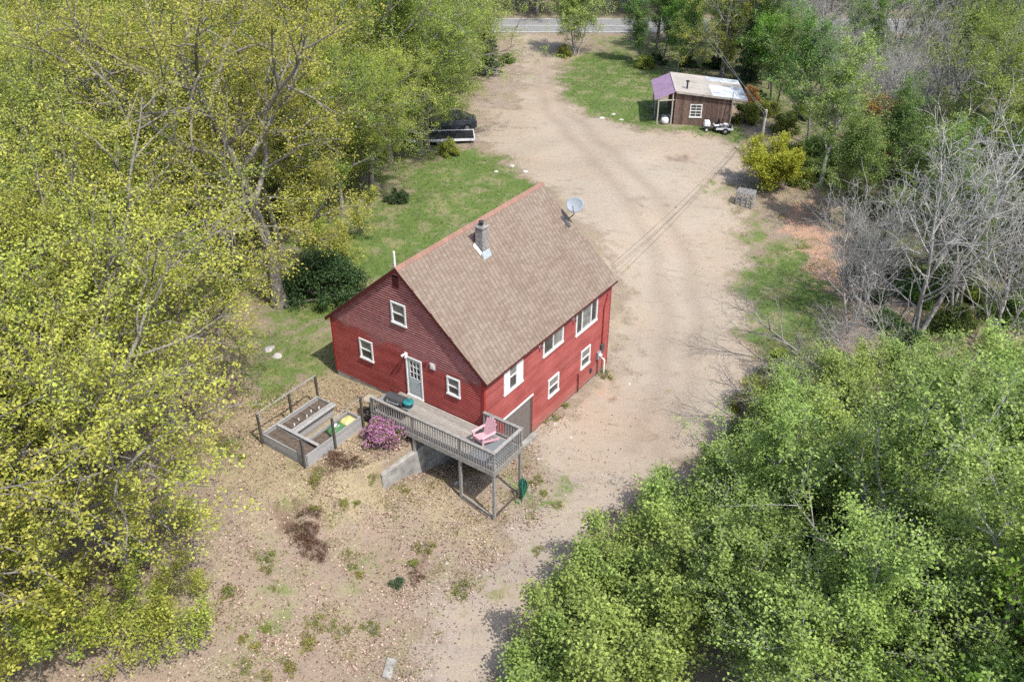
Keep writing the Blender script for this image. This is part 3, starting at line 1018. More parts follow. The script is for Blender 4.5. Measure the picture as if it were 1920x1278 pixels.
while y < L + OGB - .2:
    o = bpy.data.objects.new('ridge_cap', cap)
    COL.objects.link(o)
    o.parent = roof
    o.location = (-RU, y, R_Z)
    y += .27
# chimney
ch = bpy.data.objects.new('chimney', None)
COL.objects.link(ch)
ch.parent = roof
cx0, cx1, cy0, cy1 = -3.74, -3.33, 4.50, 4.90
zc = HE + SL * 3.3 - .1
ztop = HE + SL * 3.5 + 1.22
core = MB().box(cx0 + .01, cx1 - .01, cy0 + .01, cy1 - .01, zc - .3, ztop - .02).build('core', 'brick_grey', ch)
nb = 0
zz = zc - .1
row = 0
while zz < ztop - .06:
    for side in range(4):
        ln = (cx1 - cx0) if side % 2 == 0 else (cy1 - cy0)
        w_ = ln / 2
        for k in range(2):
            o_ = (row % 2) * .0
            a, b = k * w_ + .006, (k + 1) * w_ - .006
            if row % 2:
                a, b = (0.0, w_ * .5 - .006) if k == 0 else (w_ * .5 + .006, ln)
            j = rs.uniform(0, .006)
            if side == 0:
                bx = (cx0 + a, cx0 + b, cy0 - .004 - j, cy0 + .05)
            elif side == 2:
                bx = (cx0 + a, cx0 + b, cy1 - .05, cy1 + .004 + j)
            elif side == 1:
                bx = (cx1 - .05, cx1 + .004 + j, cy0 + a, cy0 + b)
            else:
                bx = (cx0 - .004 - j, cx0 + .05, cy0 + a, cy0 + b)
            MB().box(*bx, zz, zz + .178).build('block', 'brick_grey', ch)
    zz += .19
    row += 1
MB().box(cx0 - .05, cx1 + .05, cy0 - .05, cy1 + .05, ztop, ztop + .07).build('crown', 'concrete', ch, bevel=.01)
MB().lathe((-3.53, 4.70, ztop + .07), [(.09, 0), (.09, .16), (.13, .18), (.13, .21), (.04, .26)], 12).build('flue', 'black_metal', ch)
MB().box(cx0 - .12, cx0 - .01, cy0 + .05, cy0 + .35, ztop - .75, ztop - .35).build('flue_box', 'maroon', ch)


def rz(x):
    return HE - SL * x          # roof height over house x (x negative)


MB().add([(cx0 - .06, cy0 - .1, rz(cx0 - .06) + .03), (cx1 + .14, cy0 - .1, rz(cx1 + .14) + .03), (cx1 + .14, cy0 + .01, rz(cx1 + .14) + .03), (cx0 - .06, cy0 + .01, rz(cx0 - .06) + .03),
          (cx0 - .06, cy0 - .1, rz(cx0 - .06) + .05), (cx1 + .14, cy0 - .1, rz(cx1 + .14) + .05), (cx1 + .02, cy0 - .008, rz(cx1 + .02) + .17), (cx0 - .06, cy0 - .008, rz(cx0 - .06) + .17)], BOXF).build('flashing', 'steel_white', ch)
MB().add([(cx1, cy0 - .1, rz(cx1) + .025), (cx1 + .16, cy0 - .1, rz(cx1 + .16) + .025), (cx1 + .16, cy1 + .1, rz(cx1 + .16) + .025), (cx1, cy1 + .1, rz(cx1) + .025),
          (cx1 + .008, cy0 - .1, rz(cx1) + .22), (cx1 + .16, cy0 - .1, rz(cx1 + .16) + .045), (cx1 + .16, cy1 + .1, rz(cx1 + .16) + .045), (cx1 + .008, cy1 + .1, rz(cx1) + .22)], BOXF).build('flashing', 'galv', ch)
# white vent pipe at the gable peak
MB().tube([(-4.75, .12, R_Z - .25), (-4.75, .12, R_Z + .62)], .045, 10).build('vent_pipe', 'white_trim', roof)
# meter, boxes, conduit and pipe on the side wall
met = MB().box(.015, .15, 9.8, 10.1, 1.35, 1.8).build('electric_meter', 'grey_metal', house, bevel=.01)
MB().tube([(.15, 9.95, 1.62), (.26, 9.95, 1.62)], [.11, .09], 14).build('glass_dome', 'steel_white', met)
MB().box(.015, .13, 10.15, 10.42, 1.62, 2.1).build('breaker_box', 'dark_metal', house, bevel=.01)
MB().tube([(.06, 10.28, 2.1), (.06, 10.28, 4.3), (.06, 10.6, 5.0)], .03, 8).build('conduit', 'red_trim', house)
MB().tube([(.06, 9.95, 1.35), (.06, 9.95, .3)], .025, 8).build('conduit', 'dark_metal', house)
MB().tube([(.08, 7.95, 1.45), (.08, 7.95, .35)], .03, 8).tube([(.08, 7.95, 1.45), (.02, 7.95, 1.5)], .03, 8).build('conduit', 'maroon', house)
MB().box(.015, .1, 9.2, 9.34, .85, 1.1).build('outlet_box', 'dark_metal', house)
MB().tube([(.16, 10.47, .0), (.16, 10.47, .98), (.10, 10.47, 1.07), (.015, 10.47, 1.07)], .05, 10).build('vent_pipe', 'white_trim', house)
for yy in (4.3, 7.25):
    fl = MB().box(.015, .06, yy - .06, yy + .06, 5.08, 5.2).build('eave_lamp', 'white_trim', house)
    MB().tube([(.06, yy, 5.14), (.12, yy, 5.12), (.2, yy, 5.06)], [.02, .035, .06], 10).build('lamp_head', 'dark_metal', fl)

# satellite dish on the roof edge
sx_, sy_ = -2.75, 10.72
dish = hthing('satellite_dish', 'grey oval satellite dish on a dark mast at the roof edge', 'satellite dish', sx_, sy_, rz(sx_))
mt = Matrix.Rotation(ang, 4, 'Y')
MB().add([tuple(mt @ Vector(p)) for p in [(-.34, -.09, .02), (.34, -.09, .02), (.34, .09, .02), (-.34, .09, .02), (-.34, -.09, .06), (.34, -.09, .06), (.34, .09, .06), (-.34, .09, .06)]], BOXF).build('base_plate', 'dark_metal', dish)
MB().tube([(.0, 0, 0.02), (.05, .18, .1), (.28, .35, .35), (.3, .4, .62)], .03, 8).build('mast', 'dark_metal', dish)
MB().tube([(.25, -.28, -.17), (.1, -.1, .0), (0, 0, .1)], .02, 6).build('strut', 'dark_metal', dish)
mb = MB()
dn = Vector((.25, -.80, .60)).normalized()
e1 = dn.cross(Vector((0, 0, 1))).normalized()
e2 = e1.cross(dn)
c0 = Vector((.3, .42, .85))
rings = 6
vs, fs = [tuple(c0)], []
for r in range(1, rings + 1):
    rr = r / rings
    for k in range(24):
        a_ = 2 * math.pi * k / 24
        vs.append(tuple(c0 + e1 * (.47 * rr * math.cos(a_)) + e2 * (.40 * rr * math.sin(a_)) + dn * (.09 * rr * rr)))
for k in range(24):
    fs.append((0, 1 + k, 1 + (k + 1) % 24))
for r in range(rings - 1):
    for k in range(24):
        k2 = (k + 1) % 24
        fs.append((1 + r * 24 + k, 1 + (r + 1) * 24 + k, 1 + (r + 1) * 24 + k2, 1 + r * 24 + k2))
do = mb.add(vs, fs).build('reflector', 'dish_grey', dish, smooth=True)
so_ = do.modifiers.new('thick', 'SOLIDIFY')
so_.thickness = .02
tipv = c0 + dn * .55 - e2 * .2
MB().tube([tuple(c0 - e2 * .38 + dn * .08), tuple(tipv)], .02, 6).build('feed_arm', 'dark_metal', dish)
MB().tube([tuple(tipv), tuple(tipv - dn * .14 + e2 * .04)], .05, 8).build('feed_horn', 'dish_grey', dish)

# ------------------------------------------------------------------ deck
DZ = 3.1
dk = hthing('deck', 'weathered grey wooden deck with baluster railing along the gable wall', 'deck', 0, 0, 0)
DX0, DX1, DY0, DY1 = -4.8, 2.05, -2.1, -.06
npl = 15
pw = (DY1 - DY0) / npl
fl_ = MB().box(DX0 + .04, DX1 - .04, DY0 + .04, DY1 - .04, DZ - .06, DZ - .03).build('deck_floor', 'dark_post', dk)
for k in range(npl):
    y0 = DY0 + k * pw
    cut = DX0 + (1.9 + 2.7 * ((k * .61) % 1))
    for a, b in ((DX0, cut), (cut + .004, DX1)):
        MB().box(a, b, y0 + .006, y0 + pw - .006, DZ - .029, DZ + rs.uniform(-.004, .003)).build('plank', 'deck_wood', fl_)
MB().box(DX0, DX1 + .02, DY0 - .045, DY0 - .002, DZ - .27, DZ - .01).build('rim_board', 'rail_wood', dk)
MB().box(DX1 + .002, DX1 + .045, DY0, DY1, DZ - .27, DZ - .012).build('rim_board', 'rail_wood', dk)
MB().box(0.03, DX1, DY1 + .0, DY1 + .045, DZ - .27, DZ - .012).build('rim_board', 'rail_wood', dk)
MB().box(DX0 - .045, DX0 - .002, DY0, DY1, DZ - .27, DZ - .012).build('rim_board', 'rail_wood', dk)
for k in range(17):
    x = DX0 + .2 + k * .41
    MB().box(x, x + .045, DY0, DY1, DZ - .25, DZ - .061).build('joist', 'dark_post', dk)
posts = [(DX1 - .05, DY0 + .05), (.22, DY0 + .05), (-2.35, DY0 + .05), (DX1 - .05, DY1 - .06), (DX0 + .1, DY0 + .05)]
for i, (x, y) in enumerate(posts):
    g = T(*h2w(x, y))
    MB().box(x - .055, x + .055, y - .055, y + .055, g - .25, DZ - .27 if i != 0 else DZ - .27).build('post', 'rail_wood', dk)
rail_posts = [(DX1 - .02, DY0 + .02), (.22, DY0 + .02), (-2.35, DY0 + .02), (DX0 + .05, DY0 + .02), (DX1 - .02, DY1 - .03), (.08, DY1 - .03)]
for x, y in rail_posts:
    MB().box(x - .045, x + .045, y - .045, y + .045, DZ + .003, DZ + .92).build('rail_post', 'rail_wood', dk)


def railing(a, b):
    (xa, ya), (xb, yb) = a, b
    ln = math.hypot(xb - xa, yb - ya)
    d = ((xb - xa) / ln, (yb - ya) / ln)
    MB().bar((xa, ya, DZ + .945), (xb, yb, DZ + .945), .15, .04).build('top_rail', 'rail_wood', dk)
    MB().bar((xa, ya, DZ + .86), (xb, yb, DZ + .86), .04, .09).build('upper_rail', 'rail_wood', dk)
    MB().bar((xa, ya, DZ + .12), (xb, yb, DZ + .12), .04, .09).build('lower_rail', 'rail_wood', dk)
    n = int(ln / .135)
    me = None
    for k in range(1, n):
        t = k * ln / n
        if me is None:
            me = MB().box(-.018, .018, -.018, .018, 0, .88).mesh('baluster')
            me.materials.append(M['rail_wood'])
        o = bpy.data.objects.new('baluster', me)
        COL.objects.link(o)
        o.parent = dk
        off = .04
        o.location = (xa + d[0] * t + d[1] * off, ya + d[1] * t - d[0] * off, DZ + .02)


railing((DX0 + .05, DY0 + .02), (DX1 + .055, DY0 + .02))
railing((DX1 - .02, DY0 + .095), (DX1 - .02, DY1 - .106))
railing((DX1 + .055, DY1 - .03), (.03, DY1 - .03))
# low skirt boards between the feet of the posts
g0, g1 = T(*h2w(DX1 - .05, DY0)), T(*h2w(.22, DY0))
MB().bar((DX1 - .1, DY0 + .05, g0 + .1), (.28, DY0 + .05, g1 + .16), .05, .1).build('skirt_board', 'rail_wood', dk)
MB().bar((DX1 - .1, DY0 - .05, g0 + .02), (.2, DY0 - .02, g1 + .0), .04, .06).build('skirt_board', 'dark_post', dk)
MB().bar((DX1 - .05, DY0 + .1, g0 + .14), (DX1 - .05, DY1 - .1, T(*h2w(DX1, DY1)) + .2), .05, .1).build('skirt_board', 'dark_post', dk)
# steps at the end of the deck
for k in range(3):
    MB().box(DX0 - .36 - .3 * k, DX0 - .08 - .3 * k, DY0 + .0, DY0 + .95, DZ - .24 - .17 * k, DZ - .19 - .17 * k).build('step_tread', 'dark_post', dk)
for yy in (DY0 + .05, DY0 + .88):
    MB().bar((DX0 - .05, yy, DZ - .2), (DX0 - .95, yy, T(*h2w(DX0 - .95, yy)) - .05), .05, .2).build('stringer', 'dark_post', dk)

matx = MB().box(-.72, .72, -.88, .88, 0, .018)
mo = matx.build('deck_mat', 'mat_grey', None)
wx, wy = h2w(1.2, -1.08)
mo.location = (wx, wy, DZ + .004)
mo.rotation_euler = (0, 0, -PSI)
tag(mo, 'flat slate grey mat at the open end of the wooden deck', 'mat')

# pink slatted garden chair
chair = hthing('garden_chair', 'pink plastic slatted garden chair standing on the wooden deck', 'chair', .62, -.72, DZ + .02, rz=math.radians(-14))
# local: chair faces -y
for k in range(5):
    y0 = -.46 + k * .105
    zz0 = .40 - (k * .105) * .22
    MB().add([(-.27, y0, zz0), (.27, y0, zz0), (.27, y0 + .095, zz0 - .02), (-.27, y0 + .095, zz0 - .02), (-.27, y0, zz0 + .025), (.27, y0, zz0 + .025), (.27, y0 + .095, zz0 + .004), (-.27, y0 + .095, zz0 + .004)], BOXF).build('seat_slat', 'pink_paint', chair)
for k, hh in enumerate((.66, .76, .80, .76, .66)):
    xk = -.26 + k * .106
    xt = xk * 1.25
    MB().add([(xk, .06, .27), (xk + .096, .06, .27), (xk + .096, .085, .27), (xk, .085, .27), (xt, .06 + hh * .42, .27 + hh), (xt + .11, .06 + hh * .42, .27 + hh), (xt + .11, .085 + hh * .42, .27 + hh), (xt, .085 + hh * .42, .27 + hh)], BOXF).build('back_slat', 'pink_paint', chair)
for s in (-1, 1):
    MB().box(s * .34 - .07, s * .34 + .07, -.5, .25, .56, .59).build('armrest', 'pink_paint', chair, bevel=.01)
    MB().box(s * .31 - .025, s * .31 + .025, -.47, -.37, 0, .56).build('front_leg', 'pink_paint', chair)
    MB().bar((s * .29, -.42, .33), (s * .29, .5, .05), .04, .11).build('rear_leg', 'pink_paint', chair)
    MB().bar((s * .33, .2, .57), (s * .30, .28, .62), .04, .06).build('arm_support', 'pink_paint', chair)
MB().box(-.28, .28, -.48, -.455, .28, .4).build('front_apron', 'pink_paint', chair)
MB().bar((-.3, .32, .62), (.3, .32, .62), .03, .08).build('back_brace', 'pink_paint', chair)

# gas grill
grill = hthing('gas_grill', 'black gas grill with a rounded hood beside the deck railing', 'grill', -3.75, -1.5, DZ + .004, rz=math.radians(4))
MB().box(-.42, .42, -.24, .24, .12, .72).build('cabinet', 'black_metal', grill, bevel=.015)
prof = [(-.29, .74), (-.29, .86), (-.22, 1.02), (-.06, 1.12), (.1, 1.11), (.23, 1.0), (.29, .84), (.29, .74)]
vs = [(-.46, y, z) for y, z in prof] + [(.46, y, z) for y, z in prof]
n = len(prof)
fs = [tuple(range(n)), tuple(range(2 * n - 1, n - 1, -1))] + [(i, i + n, (i + 1) % n + n, (i + 1) % n) for i in range(n)]
MB().add(vs, fs).build('hood', 'dark_metal', grill)
MB().box(-.46, .46, -.3, .3, .7, .738).build('firebox_rim', 'dark_metal', grill)
MB().tube([(-.3, -.34, .9), (.3, -.34, .9)], .018, 8).tube([(-.3, -.34, .9), (-.3, -.26, .92)], .014, 6).tube([(.3, -.34, .9), (.3, -.26, .92)], .014, 6).build('handle', 'galv', grill)
for s in (-1, 1):
    MB().box(min(s * .48, s * .85), max(s * .48, s * .85), -.24, .24, .70, .735).build('side_shelf', 'grey_metal', grill, bevel=.01)
    MB().tube([(s * .36, -.21, .0), (s * .36, -.21, .12)], .05, 10).tube([(s * .36, .21, .0), (s * .36, .21, .12)], .05, 10).build('castor', 'rubber', grill)
tb = hthing('teal_bucket', 'teal tub sitting on the side shelf of the black grill', 'tub', -3.08, -1.46, DZ + .742)
mb = MB().lathe((0, 0, 0), [(.18, 0), (.23, .24), (.25, .25), (.25, .27), (.2, .29), (.05, .31)], 18)
mb.build('bucket_body', 'teal', tb, smooth=True)
MB().tube([(-.1, 0, .29), (-.07, 0, .35), (.07, 0, .35), (.1, 0, .29)], .012, 6).build('bucket_handle', 'dark_metal', tb)

# bowl planter on a stump post at the end of the deck
gx_, gy_ = h2w(-5.22, -1.68)
bb = hthing('bird_bath', 'shallow stone bird bath bowl on a dark pedestal by the deck steps', 'bird bath', -5.22, -1.68, T(gx_, gy_) - .02)
MB().lathe((0, 0, 0), [(.16, 0), (.16, .06), (.08, .14), (.07, .9), (.12, 1.0)], 14).build('pedestal', 'dark_post', bb)
MB().lathe((0, 0, 1.0), [(.1, 0), (.25, .06), (.31, .12), (.31, .15), (.27, .15), (.22, .09), (.05, .06)], 22).build('bowl', 'terracotta', bb, smooth=True)

# concrete retaining wall under the deck end of the garden
mb = MB()
A, Bp = (-2.72, -3.95), (-2.08, -.05)
dxw, dyw = Bp[0] - A[0], Bp[1] - A[1]
lw = math.hypot(dxw, dyw)
nxw, nyw = dyw / lw * .14, -dxw / lw * .14
segs = 10
vs, fs = [], []
for i in range(segs + 1):
    t = i / segs
    x, y = A[0] + dxw * t, A[1] + dyw * t
    zt = 1.86 + .42 * t + .025 * math.sin(i * 2.3)
    for (sx1, zz) in ((-1, .2), (1, .2), (1, zt), (-1, zt)):
        vs.append((x + nxw * sx1, y + nyw * sx1, zz))
for i in range(segs):
    for k in range(4):
        k2 = (k + 1) % 4
        fs.append((i * 4 + k, i * 4 + k2, (i + 1) * 4 + k2, (i + 1) * 4 + k))
fs += [(3, 2, 1, 0), tuple(segs * 4 + k for k in range(4))]
rw = mb.add(vs, fs).build('retaining_wall', 'concrete', None, bevel=.03)
rw.location = (*h2w(0, 0), 0)
rw.rotation_euler = (0, 0, -PSI)
tag(rw, 'short grey concrete retaining wall running out from under the deck', 'wall')

# green hose on the corner post of the deck
hx, hy = h2w(2.16, -.18)
hg = T(hx, hy)
hose = thing('hose_reel', 'green garden hose hanging in loops on a stand by the deck corner', 'hose', (hx, hy, hg), -PSI)
MB().tube([(0, 0, -.1), (0, 0, 1.15)], .03, 8).build('stand', 'dark_post', hose)
MB().tube([(0, 0, 1.12), (.1, -.06, 1.16), (.22, -.12, 1.14)], .03, 8).build('hanger', 'dark_metal', hose)
for k in range(6):
    r1 = .42 + .05 * (k % 3)
    pts = []
    for j in range(25):
        a_ = 2 * math.pi * j / 24
        pts.append((.12 + .02 * k + .05 * math.sin(a_ * 2 + k) - .08, (.13 + .012 * k) * math.sin(a_) - .06, .68 - .03 * (k % 2) + r1 * math.cos(a_)))
    MB().tube(pts, .026, 6, False).build('hose_loop', 'hose_green', hose)
MB().tube([(.05, 0, .28), (.12, -.15, .1), (.2, -.32, .045), (.02, -.45, .04), (-.2, -.3, .05)], .024, 6).build('hose_tail', 'hose_green', hose)

# ------------------------------------------------------------------ raised garden bed (house frame)
BX0, BX1, BY0, BY1 = -7.8, -5.15, -5.85, -2.5
bg = min(T(*h2w(BX0, BY0)), T(*h2w(BX1, BY0)), T(*h2w(BX1, BY1)), T(*h2w(BX0, BY1)))
bt = bg + .68
bed = hthing('raised_garden_bed', 'weathered grey timber raised garden bed with tall corner posts', 'garden bed', 0, 0, 0)


def plank_wall(a, b, z0, z1, n=4, th=.05):
    hh = (z1 - z0) / n
    for k in range(n):
        MB().bar((a[0], a[1], z0 + hh * (k + .5)), (b[0], b[1], z0 + hh * (k + .5)), th + rs.uniform(0, .012), hh - .012).build('plank', 'grey_plank', bed)


# outer walls and inner walls of a U-shaped bed open towards the house
plank_wall((BX0 + .03, BY0), (BX1 - .03, BY0), bg - .1, bt)
plank_wall((BX1, BY0 + .03), (BX1, BY1 + .05), bg - .1, bt)
plank_wall((BX0, BY0 + .03), (BX0, BY1 + .03), bg - .1, bt)
IX0, IX1, IY = BX0 + .95, BX1 - .78, BY0 + .8
plank_wall((IX0, IY), (IX0, BY1), bg - .1, bt - .03)
plank_wall((IX1, IY), (IX1, BY1), bg - .1, bt - .03)
plank_wall((IX0, IY), (IX1, IY), bg - .1, bt - .03)
plank_wall((BX0, BY1), (IX0, BY1), bg - .1, bt - .02)
plank_wall((IX1, BY1), (BX1, BY1), bg - .1, bt - .02)
# capping boards
MB().box(IX0 - .12, IX0 + .06, IY - .05, BY1 + .06, bt - .025, bt + .015).build('cap_board', 'grey_plank', bed)
MB().box(IX0 + .07, IX0 + .22, IY - .05, BY1 + .06, bt - .03, bt + .01).build('cap_board', 'grey_plank', bed)
MB().box(BX0 - .04, BX0 + .06, BY0, BY1, bt + .002, bt + .03).build('cap_board', 'grey_plank', bed)
MB().box(BX0 + .07, BX1 - .03, IY - .07, IY + .08, bt + .016, bt + .05).build('cap_board', 'grey_plank', bed)
MB().box(BX1 + .034, BX1 + .06, BY0 + .05, BY0 + .62, bg - .05, bt + .02).build('end_panel', 'grey_plank', bed)
soilz = bt - .17
MB().box(BX0 + .03, BX1 - .03, BY0 + .03, IY - .03, bg - .1, soilz).box(BX0 + .03, IX0 - .03, IY - .03, BY1 - .03, bg - .1, soilz - .003).box(IX1 + .03, BX1 - .03, IY - .03, BY1 - .03, bg - .1, soilz - .006).build('soil', 'soil', bed)
for k in range(4):
    yy = IY + .35 + k * .5
    MB().box(BX0 + .04, IX0 - .04, yy, yy + .03, soilz - .02, soilz + .03).build('divider', 'dark_post', bed)
MB().box(BX0 + 1.2, BX0 + 1.23, BY0 + .04, IY - .04, soilz - .02, soilz + .03).build('divider', 'dark_post', bed)
pt = bt + .95
for (x, y, top) in ((BX0 - .06, BY0 - .06, bt + 1.08), (BX0 - .07, (BY0 + BY1) / 2 + .1, bt + 1.05), (BX0 - .06, BY1 + .06, bt + 1.1), (BX1 - .02, BY0 - .09, bt + 1.0), (BX1 + .08, -4.2, bt + 1.0), (BX1 + .08, BY1 + .08, bt + 1.08)):
    g = T(*h2w(x, y))
    MB().box(x - .045, x + .045, y - .045, y + .045, g - .2, top).build('post', 'dark_post', bed)
MB().bar((BX0 - .06, BY0 - .1, bt + 1.10), (BX0 - .06, BY1 + .1, bt + 1.12), .07, .04).build('top_rail', 'rail_wood', bed)
MB().tube([(BX0 - .06, BY0 - .1, bt + 1.02), (BX1 - .02, BY0 - .13, bt + .96)], .012, 5).build('rail_wire', 'galv', bed)
MB().tube([(BX1 + .08, -4.2, bt + .95), (BX1 + .08, BY1 + .08, bt + 1.02)], .012, 5).build('rail_wire', 'galv', bed)
# seed bags in the bed
def pillow(w, l, h):
    n = 9
    vs, fs = [], []
    for sgn in (0, 1):
        for i in range(n):
            for j in range(n):
                a, b = -1 + 2 * i / (n - 1), -1 + 2 * j / (n - 1)
                d = max(0, (1 - a ** 4) * (1 - b ** 4)) ** .6
                wv = .02 * math.sin(5 * a + 3 * b) * d
                vs.append((a * w, b * l, (h * d + wv) if sgn else 0))
    for i in range(n - 1):
        for j in range(n - 1):
            q = i * n + j
            fs.append((q, q + 1, q + n + 1, q + n))
            q += n * n
            fs.append((q, q + n, q + n + 1, q + 1))
    return MB().add(vs, fs)


bag = hthing('soil_bag', 'green plastic soil bag lying in the raised garden bed', 'bag', BX1 - .42, -3.6, soilz)
pillow(.27, .42, .17).build('bag_body', 'bag_green', bag, smooth=True)
MB().box(-.13, .13, -.12, .14, .165, .178).build('printed_panel', 'steel_white', bag)
bag2 = hthing('soil_bag', 'yellow plastic soil bag lying in the raised garden bed', 'bag', BX1 - .42, -2.88, soilz)
pillow(.25, .3, .15).build('bag_body', 'bag_yellow', bag2, smooth=True)
for k in range(6):
    wx, wy = h2w(BX0 + .45 + .12 * (k % 2), IY + .15 + k * .38)
    s_ = link('plant_marker', MB().box(-.03, .03, -.006, .006, -.05, .14).mesh('plant_marker'), 'white_trim', None, (wx, wy, soilz))
    s_.rotation_euler = (0, 0, rs.uniform(-1, 1))
    tag(s_, 'small white plant marker stuck in the soil of the raised bed', 'plant marker', 'white markers in the raised bed')

# ------------------------------------------------------------------ shed at the edge of the yard
sx0, sy0 = ground(1262, 233)
sx1_, sy1_ = ground(1362, 241)
SR = math.atan2(sy1_ - sy0, sx1_ - sx0)
SZ = min(T(sx0, sy0), T(sx1_, sy1_), T(sx0 - 1.4, sy0 + .3)) + .02
shed = thing('shed', 'dark brown board shed with purple and beige metal roof', 'shed', (sx0, sy0, SZ), SR)
SW, SD = 4.85, 5.2


def sroof(x):
    if x >= 0:
        return 3.22 - .105 * x
    return 3.22 + .44 * x


MB().box(.05, SW - .05, .06, SD, -.2, 2.5).build('inner_wall', 'dark_inside', shed)
nplk = 25
pwid = SW / nplk
for k in range(nplk):
    x = k * pwid
    top = sroof(x + pwid / 2) - .1
    seg = [(0, top)]
    if 1.32 < x + pwid / 2 < 2.36:
        seg = [(0, .93), (2.08, top)]
    for a, b in seg:
        j = rs.uniform(0, .018)
        MB().box(x + .004, x + pwid - .004, -.02 - j, .055, a - .25 if a == 0 else a, b).build('plank', 'barn_wood', shed)
for k in range(26):
    y = .02 + k * .2
    MB().box(-.03 - rs.uniform(0, .015), .045, y + .06, y + .252, -.25, 2.95).build('plank', 'barn_wood', shed)
MB().box(SW - .04, SW + .01, .06, SD, -.25, 2.6).build('end_wall', 'barn_wood', shed)
win = bpy.data.objects.new('window', None)
COL.objects.link(win)
win.parent = shed
MB().box(1.32, 1.4, -.06, .03, .93, 2.08).box(2.28, 2.36, -.06, .03, .93, 2.08).box(1.4, 2.28, -.06, .03, 2.0, 2.08).box(1.28, 2.4, -.08, .03, .88, 1.0).build('frame', 'white_trim', win)
MB().box(1.4, 2.28, -.05, .02, 1.47, 1.53).box(1.82, 1.86, -.045, .02, 1.0, 2.0).box(1.4, 2.28, -.04, .02, 1.74, 1.77).box(1.4, 2.28, -.04, .02, 1.23, 1.26).build('muntin', 'white_trim', win)
for a, b in ((1.4, 1.82), (1.86, 2.28)):
    for c, d in ((1.0, 1.23), (1.26, 1.47), (1.53, 1.74), (1.77, 2.0)):
        MB().box(a + .005, b - .005, -.012, .0, c + .004, d - .004).build('pane', 'glass', win)
# roof sheets: purple over the porch, beige and white over the room
sroof_o = bpy.data.objects.new('roof', None)
COL.objects.link(sroof_o)
sroof_o.parent = shed


def sheet(xa, xb, ya, yb, material, lift=0.0, ribs=True):
    mb = MB()
    n = 10
    vs, fs = [], []
    for i in range(n + 1):
        y = ya + (yb - ya) * i / n
        r = lift + (.014 if (i % 2 and ribs) else 0)
        vs += [(xa, y, sroof(xa) + r), (xb, y, sroof(xb) + r), (xa, y, sroof(xa) + r - .012), (xb, y, sroof(xb) + r - .012)]
    for i in range(n):
        a = i * 4
        fs += [(a, a + 1, a + 5, a + 4), (a + 2, a + 6, a + 7, a + 3), (a, a + 4, a + 6, a + 2), (a + 1, a + 3, a + 7, a + 5)]
    fs += [(0, 2, 3, 1), (n * 4, n * 4 + 1, n * 4 + 3, n * 4 + 2)]
    return mb.add(vs, fs).build('roof_sheet', material, sroof_o)


for k in range(4):
    sheet(-1.75, -.0, -.25 + k * 1.42, -.25 + (k + 1) * 1.44, 'tin_purple', .004 * (k % 2))
for k in range(5):
    sheet(.0, 3.15, -.25 + k * 1.14, -.25 + (k + 1) * 1.155, 'tin_beige', .02 + .004 * (k % 2), False)
sheet(3.1, 5.2, -.25, 2.9, 'tin_white', .034, False)
sheet(5.1, 6.15, -.25, 3.3, 'tin_old', .026)
sheet(3.1, 6.15, 2.9, 4.2, 'tin_beige', .03, False)
sheet(3.1, 6.1, 4.15, 5.45, 'tin_old', .04)
MB().bar((0, -.27, 3.24), (0, 5.45, 3.24), .2, .03).build('ridge_strip', 'tin_beige', sroof_o)
MB().add([(0, -.28, 3.21), (6.15, -.28, sroof(6.15) - .01), (6.15, -.245, sroof(6.15) - .01), (0, -.245, 3.21), (0, -.28, 3.07), (6.15, -.28, sroof(6.15) - .13), (6.15, -.245, sroof(6.15) - .13), (0, -.245, 3.07)], BOXF).build('fascia', 'tin_beige', sroof_o)
MB().tube([(1.0, .9, 3.0), (1.0, .9, 3.75)], .08, 10).lathe((1.0, .9, 3.75), [(.16, 0), (.16, .08), (.03, .14)], 10).build('stove_pipe', 'black_metal', sroof_o)
for (x, y) in ((-1.45, -.1), (-1.45, 2.6), (-1.45, 5.0), (-.25, -.12)):
    MB().tube([(x, y, -.3), (x + .02, y, 1.3), (x, y, sroof(x) - .03)], [.07, .06, .055], 8).build('porch_post', 'pole_wood', shed)
MB().tube([(-1.5, -.1, 2.32), (-.1, -.1, 2.45)], .05, 8).build('porch_beam', 'pole_wood', shed)
MB().bar((4.85, -.1, 2.55), (5.95, -.1, 2.5), .06, .1).build('porch_beam', 'barn_wood', shed)


def sh_w(x, y):
    return sx0 + x * math.cos(SR) - y * math.sin(SR), sy0 + x * math.sin(SR) + y * math.cos(SR)


wx, wy = sh_w(-.75, -.05)
ptank = thing('propane_tank', 'white round propane tank under the shed porch', 'tank', (wx, wy, T(wx, wy)), SR)
MB().lathe((0, 0, 0), [(.14, 0), (.16, .05), (.27, .08), (.32, .2), (.32, .42), (.26, .54), (.1, .6)], 16).build('tank_body', 'steel_white', ptank, smooth=True)
MB().lathe((0, 0, .58), [(.13, 0), (.13, .1), (.11, .1), (.11, 0)], 12).build('valve_collar', 'grey_metal', ptank)
# firewood logs stacked in the porch
for i in range(14):
    wx, wy = sh_w(-.95 + .19 * (i % 5) + .06 * (i // 5), 1.0 + .02 * i)
    lg = link('firewood_log', MB().tube([(0, -.24, 0), (0, .24, 0)], .085 + .02 * rs.random(), 8).mesh('firewood_log'), 'pole_wood', None, (wx, wy, T(wx, wy) + .09 + .16 * (i // 5)))
    lg.rotation_euler = (0, 0, SR + rs.uniform(-.1, .1))
    tag(lg, 'split firewood log stacked in the shed porch', 'log', 'firewood stacked in the shed porch')
